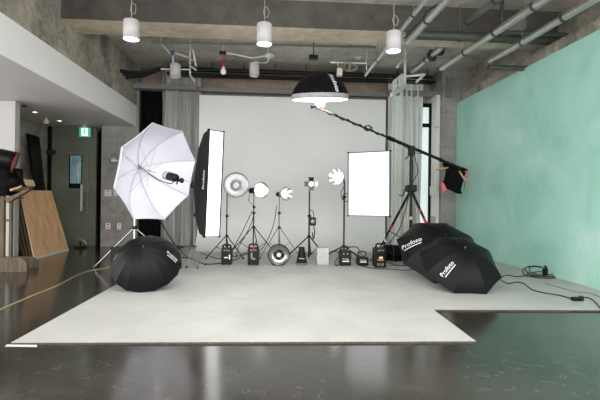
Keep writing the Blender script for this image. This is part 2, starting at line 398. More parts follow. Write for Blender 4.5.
# ------------------------------------------------------------------ ceiling services
def cpipe(name, pts, r, m, label, cat='pipe', bands=True, group=None):
    a, b = Vector(pts[0]), Vector(pts[-1]); t = thing(name, label, cat, (a+b)/2, group)
    MB().tube(pts, r, 12).build('pipe', m, t)
    if bands:
        L = (b-a).length; k = max(2, int(L/.9))
        for i in range(1, k):
            p = a+(b-a)*(i/k); d = (b-a).normalized(); MB().tube([p-d*.025, p+d*.025], r*1.12, 12).build('joint_band', 'pipe_dark', t)
            if i % 2: MB().tube([p+Vector((0, 0, r)), (p.x, p.y, ZC if not 7.3 < p.y < 7.95 else 4.285)], .006, 5).build('hanger_rod', 'pipe_grey', t)
    return t
def ext(a, b, Y):                                     # carry the line a->b on to depth Y
    d = b-a; return a+d*((Y-a.y)/d.y)
a, b = az(490.7, 61, 3.98), az(591.7, 1, 3.98)
cpipe('ceiling_pipe', [a, ext(b, a, 1.0) if False else a+(b-a)*((1.0-a.y)/(b.y-a.y))], .055, 'pipe_silver', 'bright silver pipe nearest the green wall, ending above it')
a, b = az(441.7, 68, 4.1), az(543, 0.5, 4.1)
cpipe('ceiling_pipe', [a, a+(b-a)*((1.0-a.y)/(b.y-a.y))], .062, 'pipe_silver', 'long silver pipe second from the green wall, passing under the beam')
a, b = at(468.5, 21.5, 7.29), az(496, 0, 4.45)
cpipe('ceiling_pipe', [a, a+(b-a)*((1.6-a.y)/(b.y-a.y))], .06, 'pipe_grey', 'grey pipe running into the face of the concrete beam')
a, b = az(408, 41.5, 4.12), az(445, 1, 4.12)
cpipe('ceiling_pipe', [a, a+(b-a)*((1.0-a.y)/(b.y-a.y))], .062, 'pipe_silver', 'silver pipe with a cable clipped along it, joining the dark cross pipe')
d = (b-a); o_ = Vector((-.075, 0, .03))
mb = MB(); mb.tube([a+d*(t/40.)*3+o_+Vector((.03*math.sin(t*1.1), 0, .02*math.cos(t*.8))) for t in range(0, 41)], .012, 6)
single(mb, 'ceiling_cable', 'cable_black', 'black cable snaking along a silver ceiling pipe', 'cable')
a, b = az(365.3, 75, 3.95), az(424.5, 1, 3.95)
cpipe('ceiling_pipe', [a, a+(b-a)*((1.0-a.y)/(b.y-a.y))], .033, 'pipe_silver', 'thin silver conduit passing behind the right pendant lamp')
a, b = az(413, 71, 4.35), az(443, 46, 4.35)
cpipe('ceiling_pipe', [(a.x, a.y, 4.35), (b.x, b.y, 4.35)], .062, 'pipe_silver', 'short grey pipe behind the beam with two dark valves on it')
for px, py in ((432, 56), (440, 50)):
    p = at(px, py, 8.6); mb = MB().lathe([(0, 0), (.07, .02), (.1, .1), (.1, .16), (.06, .24), (0, .24)], Matrix.Translation(p-Vector((0, 0, .12))), 14)
    single(mb, 'pipe_valve', 'dark_plastic', 'dark round valve beside the grey pipe, '+('lower and left one' if px == 432 else 'upper and right one'), 'valve')
# dark cross pipe in front of the beam
a = at(405, 39.5, 7.62); b = ax(555, 41.5, 4.83)
zz = at(480, 41, 7.36).z; cpipe('cross_pipe', [(at(407, 39, 7.2).x, 7.2, zz), (5.16, 7.2, zz)], .08, 'pipe_dark', 'thick dark green pipe crossing the ceiling into the right wall')
a = az(491, 61, 3.98); 
cpipe('cross_pipe', [(a.x-.05, a.y, 3.86), (4.87, a.y, 3.86)], .05, 'pipe_dark', 'short dark pipe entering the wall at the end of the silver pipe', bands=False)
a = at(502, 14, 6.9)
cpipe('sprinkler_pipe', [(a.x, 6.9, ZC), (a.x, 6.9, 4.32), (a.x+.03, 6.9, 4.22), (a.x+.12, 6.9, 4.18), (5.1, 6.9, 4.18)], .035, 'pipe_dark', 'slim pipe bending from the ceiling towards the right wall', bands=False)
p = at(512, 30, 6.95); mb = MB().add([(p.x-.12, 6.9, 4.2), (p.x+.22, 6.9, 4.25), (p.x+.22, 7.25, 4.25), (p.x-.12, 7.25, 4.2), (p.x-.05, 6.9, 4.44), (p.x+.22, 6.9, 4.44), (p.x+.22, 7.25, 4.44), (p.x-.05, 7.25, 4.44)], [(0, 3, 2, 1), (4, 5, 6, 7), (0, 1, 5, 4), (1, 2, 6, 5), (2, 3, 7, 6), (3, 0, 4, 7)])
single(mb, 'duct_box', 'pipe_grey', 'grey wedge shaped duct box under the concrete beam', 'duct')
# dark cable tray at the back
zt1 = at(300, 72, 10.6).z
mb = MB().tube([(XL+.9, 10.75, zt1+.02), (XR-.6, 10.75, zt1+.02)], .055, 8).tube([(XL+.9, 10.9, zt1-.06), (XR-.6, 10.9, zt1-.06)], .04, 8).box((XL+.9, 10.65, zt1-.12), (XR-.6, 10.95, zt1-.1))
for i in range(9):
    x = XL+1.2+i*.8; mb.box((x, 10.78, zt1-.1), (x+.02, 10.8, ZC-.002))
single(mb, 'cable_tray', 'black_metal', 'long black cable tray hanging below the ceiling at the back', 'cable tray')
# conduit run with the track lamps
zc = at(262, 46, 8.6).z
mb = MB().tube([at(151, 42, 8.6), at(376, 47.5, 8.6), at(376.5, 56, 8.6)], .022, 8)
for px in (158, 230, 300, 350):
    p = at(px, 43+(px-151)*.0245, 8.6); mb.tube([p, (p.x, p.y, ZC)], .008, 5)
single(mb, 'conduit_rail', 'pipe_grey', 'thin grey conduit rail spanning the ceiling above the paper backdrop', 'rail')
# three lit pendants, two unlit, one bulb
def pendant(px, ytop, ybot, Y, dia, lit, label, group, loop=True):
    b, t = at(px, ybot, Y), at(px, ytop, Y)
    th = thing('pendant_lamp', label, 'pendant lamp', (b.x, Y, b.z), group)
    R = dia/2; h = t.z-b.z; M = Matrix.Translation(b)
    MB().lathe([(R-.006, 0.012), (R-.006, 0), (R, 0), (R, h-.01), (R-.01, h), (0, h)], M, 32).build('lamp_shade', 'lamp_white', th)
    MB().lathe([(0, .02), (R-.012, .02), (R-.006, .012)], M, 32).build('lamp_diffuser', 'lamp_glow' if lit else 'bulb_white', th)
    if not lit:
        for k in (0, 1, 2): MB().box((b.x-.05+k*.04, Y-.02, b.z-.035), (b.x-.03+k*.04, Y+.0, b.z+.01)).build('shade_tab', 'lamp_white', th)
    mb = MB().tube([(b.x, Y, t.z-.01), (b.x, Y, ZC)], .004, 5)
    if loop:
        c = Vector((b.x+.02, Y, t.z+.14))
        mb.tube([c+Vector((.032*math.sin(i*PI/9), .01*math.sin(i), .06*math.cos(i*PI/9))) for i in range(19)], .004, 5)
    mb.build('cord', 'cable_clear', th)
    if lit:
        l = bpy.data.lights.new('pendant_light', 'SPOT'); l.energy = 85; l.spot_size = 2.85; l.spot_blend = .7; l.shadow_soft_size = R*.8; l.color = (1, .97, .92)
        lo = bpy.data.objects.new('pendant_light', l); C.objects.link(lo); lo.parent = th; lo.location = (0, 0, -.02)
G = 'lit cylinder pendants in the front row'
pendant(131.2, 20.5, 39.5, 5.0, .18, True, 'lit white cylinder pendant lamp at left, above the white umbrella', G)
pendant(264.3, 24, 44.5, 5.0, .18, True, 'lit white cylinder pendant lamp in the middle of the lit three', G)
pendant(393.5, 32, 51.5, 5.0, .18, True, 'lit white cylinder pendant lamp at right, in front of the silver pipes', G)
pendant(175.3, 64, 77, 8.5, .21, False, 'unlit white cylinder lamp hanging beside the left metal bracket', 'unlit cylinder lamps', False)
pendant(254.2, 63, 76, 8.5, .195, False, 'unlit white cylinder lamp above the middle of the backdrop', 'unlit cylinder lamps', False)
for px, YY in ((131.2, 2.2), (264.3, 2.2), (393.5, 2.2)):      # added unseen row of the same lamps near the camera, for extra light
    x = at(px, 40, 5.0).x; th = thing('pendant_lamp', 'added white cylinder pendant lamp in the unseen row nearest the camera', 'pendant lamp', (x, YY, 3.15), 'added fill light pendants above the camera')
    M = Matrix.Translation((x, YY, 3.15)); MB().lathe([(.084, .012), (.084, 0), (.09, 0), (.09, .25), (0, .25)], M, 24).build('lamp_shade', 'lamp_white', th)
    MB().lathe([(0, .02), (.08, .02), (.084, .012)], M, 24).build('lamp_diffuser', 'lamp_glow', th); MB().tube([(x, YY, 3.4), (x, YY, ZC)], .004, 5).build('cord', 'cable_clear', th)
    l = bpy.data.lights.new('pendant_light', 'SPOT'); l.energy = 85; l.spot_size = 2.85; l.spot_blend = .7; l.shadow_soft_size = .07; l.color = (1, .97, .92)
    lo = bpy.data.objects.new('pendant_light', l); C.objects.link(lo); lo.parent = th; lo.location = (0, 0, -.02)
# bare bulb with red cord
p = at(223.3, 71, 8.8); th = thing('bulb_lamp', 'bare white bulb hanging on a red cord above the backdrop', 'bulb', (p.x, p.y, p.z-.07))
MB().lathe([(0, -.075), (.045, -.06), (.06, -.02), (.05, .025), (.025, .06), (.025, .09), (0, .09)], Matrix.Translation(p), 16).build('bulb', 'bulb_white', th)
t_ = at(223.3, 54.5, 8.8)
mb = MB().tube([p+Vector((0, 0, .08)), p+Vector((.0, 0, .16)), p+Vector((-.04, 0, .24)), t_], .009, 6).tube([p+Vector((0, 0, .16)), p+Vector((.05, 0, .22)), t_], .009, 6).lathe([(0, 0), (.03, 0), (.03, .07), (0, .07)], Matrix.Translation(p+Vector((0, 0, .08))), 12)
mb.build('cord', 'red', th); MB().box((t_.x-.08, t_.y-.04, t_.z), (t_.x+.06, t_.y+.04, t_.z+.06)).build('socket_box', 'black_plastic', th)
mb = MB().tube([t_+Vector((0, 0, .05)), at(252, 58, 8.8), at(268, 55.5, 8.8)], .014, 6).tube([(t_.x, t_.y, t_.z+.05), (t_.x, t_.y, ZC)], .008, 5)
mb.tube(smooth([at(254, 60, 8.8), at(261, 63, 8.8), at(267.5, 62, 8.8), at(269, 57, 8.8)]), .008, 5); e = at(269, 57, 8.8); mb.lathe([(0, 0), (.09, 0), (.09, .05), (0, .05)], Matrix.Translation(e), 16)
e = at(268, 56, 8.8); mb.tube([e, (e.x, e.y, ZC)], .008, 5)
single(mb, 'ceiling_conduit', 'white_metal', 'white conduit and round junction box between bulb and unlit lamp', 'conduit')
p = at(313.5, 58, 8.6); single(MB().box((p.x-.09, p.y-.06, p.z-.03), (p.x+.09, p.y+.06, p.z+.05)).tube([(p.x, p.y, p.z+.04), (p.x, p.y, ZC)], .01, 6), 'junction_box', 'black_plastic', 'small black junction box on the ceiling above the black dome', 'junction box')
# smoke detector and small ceiling box with a coiled cord
p = az(358, 57, ZC); single(MB().lathe([(0, -.05), (.05, -.05), (.08, -.02), (.085, 0), (0, 0)], Matrix.Translation((p.x, p.y, ZC)), 20), 'smoke_detector', 'white_metal', 'round white smoke detector on the concrete ceiling', 'detector')
p = at(339.5, 72.5, 8.8); mb = MB().box((p.x-.055, p.y-.05, p.z-.07), (p.x+.055, p.y+.05, p.z+.08)).tube([p+Vector((0, 0, .08)), p+Vector((-.05, 0, .2)), at(337, 63, 8.8)], .012, 6)
single(mb, 'ceiling_fitting', 'white_metal', 'small white box hanging from the ceiling above the black dome', 'fitting')
mb = MB().tube([at(330, 62.3, 8.8), at(366.5, 63.3, 8.8), at(366.5, 70, 8.8)], .018, 7).tube([at(335, 62.5, 8.8), at(335, 50, 8.8)], .008, 5).tube([at(366.3, 63, 8.8), at(367, 50, 8.8)], .008, 5)
single(mb, 'lamp_rail', 'white_metal', 'short white conduit rail above the dome carrying a coiled cord', 'rail')
mb = MB()
for k, (cx, cy, rr) in enumerate(((346, 66.5, .1), (350, 67, .12), (353, 67.3, .09))):
    c = at(cx, cy, 8.72+k*.02); mb.tube([c+Vector((rr*math.cos(a), .03*math.sin(a*2), rr*.75*math.sin(a))) for a in [i*PI/10 for i in range(21)]], .01, 5)
single(mb, 'coiled_cord', 'cable_clear', 'pale cord coiled on the white rail above the dome', 'cord')
# white pull-down brackets
def bracket(label, bars, r=.018):
    mb = MB()
    for p in bars: mb.tube(p, r, 6)
    return single(mb, 'ceiling_bracket', 'white_metal', label, 'bracket')
Y = 8.9
bracket('white metal ladder bracket hanging at the left above the grey curtain', [
    [at(190, 49, Y), at(190, 76, Y)], [at(193, 50.5, 8.6), at(196, 66, 8.6)], [at(190, 50, Y), at(193, 50.5, 8.6)], [at(190, 58, Y), at(195, 62, 8.6)], [at(190, 66, Y), at(196, 70, 8.6)], [at(190, 75, Y), at(194, 80.5, 8.6)],
    [at(172, 52, Y), at(190, 58, Y)], [at(173, 52, Y), at(173, 64, Y)], [at(161, 44, Y), at(171, 54, Y)], [at(161, 69, Y), at(190, 69.5, Y)], [at(190, 49, Y), (at(190, 49, Y).x, Y, ZC)], [at(161, 44, Y), (at(161, 44, Y).x, Y, ZC)]])
bracket('white metal ladder bracket hanging at the right above the pale curtain', [
    [at(405, 57, Y), at(405, 86, Y)], [at(393.5, 82, 8.5), at(394, 98, 8.3)], [at(402.5, 74, Y), at(402.5, 89, Y)], [at(393.5, 82, 8.5), at(402.5, 74, Y)], [at(391, 96, 8.2), at(404, 87, Y)], [at(391.5, 94, 8.2), at(405, 84, Y)],
    [at(396, 80, 8.6), at(396, 93, 8.6)], [at(399.5, 77, 8.7), at(399.5, 91, 8.7)], [at(405, 76.5, Y), at(425, 74.5, Y)], [at(424, 74.5, Y), at(416, 82.5, Y)], [at(405, 58, Y), at(400, 63, 8.6), at(397, 67, 8.5)], [at(405, 57, Y), (at(405, 57, Y).x, Y, ZC)]], .028)
for (label, x0, y0, x1, y1, x2, y2) in (('upper of three black poles on the left wall', 121.5, 71, 140, 72.5, 163, 67.5), ('middle of three black poles on the left wall', 124, 74, 142, 75, 163, 68), ('lowest of three black poles on the left wall', 127, 77.5, 143, 76.5, 163, 68.5)):
    a = ax(x0, y0, XL+.02); mb = MB().tube([a, at(x1, y1, a.y+.1), at(x2, y2, a.y+.25)], .035, 8).tube([a+Vector((-.02, 0, 0)), a+Vector((.03, 0, 0))], .05, 8)
    single(mb, 'backdrop_pole', 'black_plastic', label+', above the black cloth', 'pole')
for (px, py, c) in ((172.5, 53, 'blue_lens'),):
    p = at(px, py, 8.85); single(MB().box((p.x-.03, p.y-.03, p.z-.04), (p.x+.03, p.y+.03, p.z+.04)), 'plastic_clip', c, 'small blue plastic clip on the left ceiling bracket', 'clip')
# conduits on the back pier
mb = MB().tube([at(437.5, 79, 10.6), at(437.5, 90, 10.6)], .012, 5).tube([at(437.5, 90, 10.6), at(446, 85, 10.6)], .012, 5)
mb.box((at(447, 80, 10.6).x, 10.6, at(447, 97, 10.6).z), (at(452, 80, 10.6).x, 10.66, at(447, 78, 10.6).z))
single(mb, 'wall_conduit', 'pipe_grey', 'grey conduit and plate high on the back pier', 'conduit')

# ------------------------------------------------------------------ small wall things at the left
def plate(px, py, w, h, m, label, extra=None, Y=11.25):
    p = at(px, py, Y-.01); th = thing('wall_outlet', label, 'outlet', (p.x, Y, p.z), 'switch plates and outlets on the concrete pier')
    MB().rbox((p.x-w/2, Y-.015, p.z-h/2), (p.x+w/2, Y-.001, p.z+h/2), .004).build('cover_plate', m, th)
    for dz in (-.25, .25): MB().box((p.x-w*.2, Y-.022, p.z+dz*h-h*.1), (p.x+w*.2, Y-.014, p.z+dz*h+h*.1)).build('socket', extra or 'cable_grey', th)
plate(108, 193, .17, .16, 'outlet_white', 'upper left white switch plate on the grey pier', 'logo_grey')
plate(115.5, 193, .1, .16, 'outlet_white', 'upper right switch plate on the pier, beside the umbrella edge', 'logo_grey')
plate(108, 226, .12, .16, 'outlet_white', 'lower left outlet plate with red sockets on the pier', 'red')
plate(119, 226.3, .1, .17, 'outlet_white', 'lower right plain white outlet plate on the pier', 'logo_grey')
p = at(114, 160.5, 11.2); th = thing('wall_horn', 'red and white cone shaped wall fitting beside the white umbrella', 'wall fitting', (p.x, 11.25, p.z))
MB().lathe([(0, 0), (.07, .0), (.07, .04), (.04, .07), (0, .07)], frameM((p.x-.04, 11.25, p.z), (.1, -1, 0)), 16).build('base', 'red', th)
MB().lathe([(.07, .0), (.05, .06), (.02, .2), (0, .22)], frameM((p.x-.02, 11.2, p.z+.01), (.8, -.6, -.15)), 16).build('cone', 'outlet_white', th)
# exit sign
a, b = at(79, 127.2, 11.3), at(90.5, 137, 11.3); th = thing('exit_sign', 'lit green and white exit sign hung above the green door', 'sign', ((a.x+b.x)/2, 11.3, b.z))
MB().rbox((a.x, 11.3, b.z), (b.x, 11.37, a.z), .006).build('housing', 'white_metal', th)
W, Hh = b.x-a.x, a.z-b.z
MB().box((a.x+.015, 11.293, b.z+.015), (b.x-.015, 11.2985, a.z-.015)).build('panel', 'exit_green', th)
cx = (a.x+b.x)/2
MB().box((cx-.075, 11.2905, b.z+.025), (cx+.075, 11.2925, a.z-.025)).build('pictogram_field', 'exit_white', th)
pg = MB()
z0 = b.z
pg.lathe([(0, 0), (.022, 0), (.022, .004), (0, .004)], frameM((cx+.005, 11.292, z0+Hh*.78), (0, -1, 0)), 12)
for (p, q, rr) in (((.0, .68), (-.01, .42), .018), ((-.01, .42), (.035, .28), .012), ((.035, .28), (.03, .14), .01), ((-.01, .42), (-.03, .28), .012), ((-.03, .28), (-.03-.03, .2), .01), ((0, .65), (.04, .52), .009), ((0, .65), (-.04, .5), .009)):
    pg.tube([(cx+p[0], 11.29, z0+Hh*p[1]), (cx+q[0], 11.29, z0+Hh*q[1])], rr, 6)
pg.build('running_figure', 'exit_green', th)
pq = at(85, 124, 11.35); MB().box((pq.x-.05, 11.32, a.z), (pq.x+.05, 11.36, ZF0+.01)).build('bracket', 'white_metal', th)
# poster on the door
a, b = at(69.5, 155.5, 11.5), at(81, 183.5, 11.5); th = thing('poster', 'sky blue poster of a standing figure on the green door', 'poster', ((a.x+b.x)/2, 11.53, b.z))
MB().box((a.x-.01, 11.505, b.z-.13), (b.x+.01, 11.535, a.z+.01)).build('backing', 'black_board', th)
MB().box((a.x+.02, 11.5, b.z), (b.x, 11.504, a.z)).build('print', 'poster_sky', th)
cx = (a.x+b.x)/2; zb = b.z+.02; mb = MB()
for p, q, rr in (((-.04, 0), (-.02, .38), .02), ((.04, 0), (.01, .38), .02), ((0, .38), (0, .56), .035), ((0, .55), (-.07, .42), .012), ((0, .55), (.08, .52), .012), ((0, .6), (0, .66), .03)):
    P0, P1 = Vector((cx+p[0], 11.4985, zb+p[1])), Vector((cx+q[0], 11.4985, zb+q[1])); d = (P1-P0).normalized(); n_ = Vector((d.z, 0, -d.x))*rr*.7
    mb.add([P0-n_, P0+n_, P1+n_*.8, P1-n_*.8], [(0, 1, 2, 3)])
mb.build('figure_print', 'skin_figure', th)
# soffit fittings
for px, py in ((35, 112), (59.5, 120.7)):
    p = az(px, py, ZF0+.01); th = thing('downlight', 'small warm recessed downlight in the soffit, '+('nearer the white wall' if px == 35 else 'nearer the green door'), 'downlight', (p.x, p.y, p.z))
    MB().lathe([(.045, 0), (.07, 0), (.075, -.008), (.045, -.008), (.045, 0)], Matrix.Translation(p), 20).build('trim_ring', 'white_metal', th)
    MB().lathe([(0, -.003), (.045, -.003)], Matrix.Translation(p), 20).build('lamp', 'down_glow', th)
    l = bpy.data.lights.new('down_light', 'SPOT'); l.energy = 30; l.spot_size = 1.6; l.spot_blend = .6; l.color = (1, .85, .65); l.shadow_soft_size = .04
    lo = bpy.data.objects.new('down_light', l); C.objects.link(lo); lo.parent = th; lo.location = (0, 0, -.03)
p = az(24.5, 105.5, ZF0+.01); single(MB().lathe([(0, 0), (.05, 0), (.05, -.02), (.03, -.035), (0, -.035)], Matrix.Translation(p), 14), 'ceiling_sensor', 'dark_plastic', 'small dark sensor in the soffit near the white wall', 'sensor')
p = at(46.5, 122, 10.3); th = thing('soffit_speaker', 'white box speaker mounted under the soffit left of the door', 'speaker', (p.x, p.y, p.z-.1))
MB().rbox((p.x-.045, p.y-.045, p.z-.05), (p.x+.045, p.y+.045, p.z+.05), .015).build('housing', 'white_metal', th); MB().tube([(p.x, p.y, p.z+.04), (p.x, p.y, ZF0+.01)], .02, 8).build('mount', 'white_metal', th)
MB().lathe([(0, 0), (.03, 0), (.03, -.02), (0, -.03)], Matrix.Translation((p.x, p.y, p.z-.05)), 14).build('lens', 'dark_plastic', th)

# ------------------------------------------------------------------ leaning boards and the wooden rack at the left
def slab(pts4, nrm, t):                               # quad given by four corners, with thickness
    P = [Vector(p) for p in pts4]; n_ = Vector(nrm)*t
    return P+[p+n_ for p in P], [(0, 1, 2, 3), (7, 6, 5, 4), (0, 4, 5, 1), (1, 5, 6, 2), (2, 6, 7, 3), (3, 7, 4, 0)]
b0, b1 = az(35, 259.3, .0), az(69, 250.3, .0)
t0, t1 = at(20.5, 190.5, b0.y), at(51.5, 190.5, b1.y)
th = thing('plywood_board', 'large tan plywood board with white bottom edge leaning beside the wooden rack', 'board', ((b0.x+b1.x)/2, (b0.y+b1.y)/2, 0))
zd = Vector((0, 0, 1)); up0, up1 = (t0-b0).normalized(), (t1-b1).normalized(); nr = (b1-b0).cross(up0).normalized()*-1
e0, e1 = b0+up0*.05, b1+up1*.05
MB().add(*slab([e0, e1, t1, t0], -nr if nr.x > 0 else nr, .03)).build('panel', 'plywood', th)
MB().add(*slab([b0, b1, e1, e0], -nr if nr.x > 0 else nr, .03)).build('bottom_edge', 'outlet_white', th, label='white bottom edge')
for k in range(1, 4):
    o_ = Vector((-.055*k, -.02*k, 0)); th = single(MB().add(*slab([b0+o_, b1+o_, t1+o_+Vector((0, 0, -.03*k)), t0+o_+Vector((0, 0, -.05*k))], -nr if nr.x > 0 else nr, .025)), 'plywood_board', 'old_wood', 'darker board stacked behind the tan plywood board, '+['first', 'second', 'last'][k-1]+' one back', 'board', 'boards stacked behind the plywood')
A = [at(28, 133.5, 9.7), at(39, 136.5, 10.7)]; x0 = s0.x+.08
bt0, bt1 = az(47, 250.5, 0), az(57, 247, 0)
P = [Vector((x0+.55, 9.6, .0)), Vector((x0+.75, 10.9, .0)), Vector((x0+.04, 10.9, at(39, 136.5, 10.9).z)), Vector((x0+.04, 9.6, at(28, 133.5, 9.6).z))]
P[2] = ax(39.5, 137, x0+.04); P[3] = ax(28, 133.5, x0+.04); P[0].y = P[3].y; P[1].y = P[2].y
P[0] = at(45.5, 246, P[3].y); P[0].z = 0; P[1] = at(52, 240, P[2].y); P[1].z = 0; P[0].x = az(46.5, 250, 0).x if False else P[0].x
single(MB().add(*slab(P, (-1, 0, 0), .04)), 'leaning_panel', 'black_board', 'tall black panel leaning against the concrete side wall', 'panel')

rk = az(14, 272, 0); RY = rk.y
th = thing('wooden_rack', 'grey weathered wooden rack with slanted arm at the left edge', 'rack', (rk.x, RY, 0))
def X(px, Yv=None): return at(px, 200, Yv or RY).x
def Z(py, Yv=None): return at(15, py, Yv or RY).z
bx0, bx1 = X(-22), X(27.5)
mb = MB(); v = [(bx0, RY, 0), (bx1, RY, 0), (bx1, RY, Z(263)), (X(22), RY, Z(257.5)), (bx0, RY, Z(257.5))]; v2 = [(x, y+.04, z) for x, y, z in v]
mb.add(v+v2, [(4, 3, 2, 1, 0), (5, 6, 7, 8, 9)]+[(i, (i+1) % 5, 5+(i+1) % 5, 5+i) for i in range(5)]); mb.build('foot', 'old_wood', th)
mb = MB(); R2 = RY+.45; v = [(X(-22, R2), R2, 0), (X(38, R2), R2, 0), (X(38, R2), R2, .13), (X(32, R2), R2, .2), (X(-22, R2), R2, .2)]; v2 = [(x, y+.04, z) for x, y, z in v]
mb.add(v+v2, [(4, 3, 2, 1, 0), (5, 6, 7, 8, 9)]+[(i, (i+1) % 5, 5+(i+1) % 5, 5+i) for i in range(5)]); mb.build('foot', 'old_wood', th)
MB().box((X(-3), RY+.04, .0), (X(2.5), RY+.1, Z(196))).build('post', 'old_wood', th)
MB().box((X(7), RY+.06, .0), (X(9.5), RY+.12, Z(196))).build('post', 'old_wood', th)
MB().box((X(2.5), RY+.06, Z(222)), (X(7), RY+.1, Z(219.5))).build('crossbar', 'old_wood', th)
MB().box((X(-3), RY+.03, Z(199)), (X(9), RY+.42, Z(197))).build('shelf', 'old_wood', th)
ar0, ar1 = at(7, 203, RY-.05), at(29, 189.8, RY-.1)
d = (ar1-ar0).normalized(); n_ = Vector((d.z, 0, -d.x))
MB().add(*slab([ar0-n_*.0, ar1, ar1-n_*.03, ar0-n_*.08], (0, 1, 0), .1)).build('arm', 'old_wood', th)
# things on the rack
p = at(17, 190.5, RY); 
M = Matrix.Translation(at(20.5, 186, RY+.05)) @ Matrix.Rotation(math.radians(-22), 4, 'Y')
single(MB().rbox((-.12, -.14, -.055), (.16, .16, .06), .01, M), 'wood_block', 'light_wood', 'pale wooden block resting on the rack arm under black cloth', 'block')
mb = MB(); M2 = Matrix.Translation(at(15, 183.5, RY-.05)) @ Matrix.Rotation(math.radians(-18), 4, 'Y'); mb.rbox((-.15, -.16, -.07), (.13, .06, .075), .05, M2, 4)
single(mb, 'black_pouch', 'black_cloth', 'black padded pouch on the rack arm below the big lamp', 'pouch')
lc = at(15.2, 162.5, RY-.05); dv = Vector((.86, .38, -.28))
th = thing('covered_lamp', 'large black lamp head with wire mesh front lying on the rack', 'lamp', lc-Vector((.3, 0, .2)))
M = frameM(lc, dv)
MB().lathe([(0, -.75), (.1, -.72), (.15, -.5), (.2, -.2), (.225, 0), (.21, 0), (.18, -.1)], M @ Matrix.Diagonal((1, .8, 1, 1)), 24).build('housing', 'black_plastic', th)
MB().lathe([(0, -.03), (.1, -.02), (.21, -.01)], M @ Matrix.Diagonal((1, .8, 1, 1)), 24).build('front_mesh', 'cable_grey', th)
mb = MB().tube([M @ Vector((.222*math.cos(a), .8*.222*math.sin(a), .0)) for a in [i*PI/16 for i in range(33)]], .005, 6); mb.build('rim', 'red', th, label='thin red rim')
MB().tube([M @ Vector((-.1, -.2, -.3)), M @ Vector((.1, -.21, -.15))], .012, 6).build('piping', 'orange', th)
mb = MB().rbox((lc.x-.55, RY-.1, Z(196)), (lc.x-.08, RY+.35, lc.z-.08), .04).add(*slab([at(16, 170, RY-.1), at(20, 172, RY-.1), at(26, 187, RY-.1), at(22, 187, RY-.1)], (0, 1, 0), .03))
mb.build('cloth_wrap', 'black_cloth', th)

# ------------------------------------------------------------------ umbrellas
def axes(az_, el, roll):
    a = Vector((math.sin(az_)*math.cos(el), -math.cos(az_)*math.cos(el), math.sin(el)))
    s = Vector((0, 0, 1)).cross(a).normalized(); t = a.cross(s)
    return a, s*math.cos(roll)+t*math.sin(roll), -s*math.sin(roll)+t*math.cos(roll)
from mathutils.bvhtree import BVHTree
def lettering(lg, mb, par):                            # print a word on curved fabric between two measured points
    x0, y0, x1, y1, txt, m, lines = lg
    tree = BVHTree.FromPolygons([tuple(v) for v in mb.v], mb.f); O = Vector((0, 0, H))
    A = tree.ray_cast(O, ray(x0, y0).normalized())[0]; B = tree.ray_cast(O, ray(x1, y1).normalized())[0]
    if A is None or B is None: print('LOGO MISS', lg); return
    mid = (A+B)/2; hit = tree.ray_cast(O, (mid-O).normalized()); nrm = hit[1]
    if nrm.dot(O-mid) < 0: nrm = -nrm
    ex = (B-A); L = ex.length; ex.normalize(); nrm = (nrm-ex*nrm.dot(ex)).normalized(); ey = nrm.cross(ex)
    out = MB()
    def lay(vv, ff, sx, oy):
        pts = []
        for q in vv:
            p = mid+ex*(q.x*sx)+ey*(q.y*sx+oy)+nrm*.12; h = tree.ray_cast(p, -nrm, .4)[0]
            pts.append((h if h is not None else p-nrm*.12)+nrm*.004)
        out.add(pts, ff)
    vv, ff = text_geo(txt, 1, .0); w_ = max(q.x for q in vv)-min(q.x for q in vv); lay(vv, ff, L/w_, 0)
    for k in range(lines):
        n_ = 12; y = -L*.23-k*L*.07
        for i in range(n_):
            a_ = (-.42+.9*i/n_)*L; b_ = a_+L*.06
            lay([Vector((a_, 0, 0)), Vector((b_, 0, 0)), Vector((b_, L*.05, 0)), Vector((a_, L*.05, 0))], [(0, 1, 2, 3)], 1, y)
    out.build('logo', m, par)
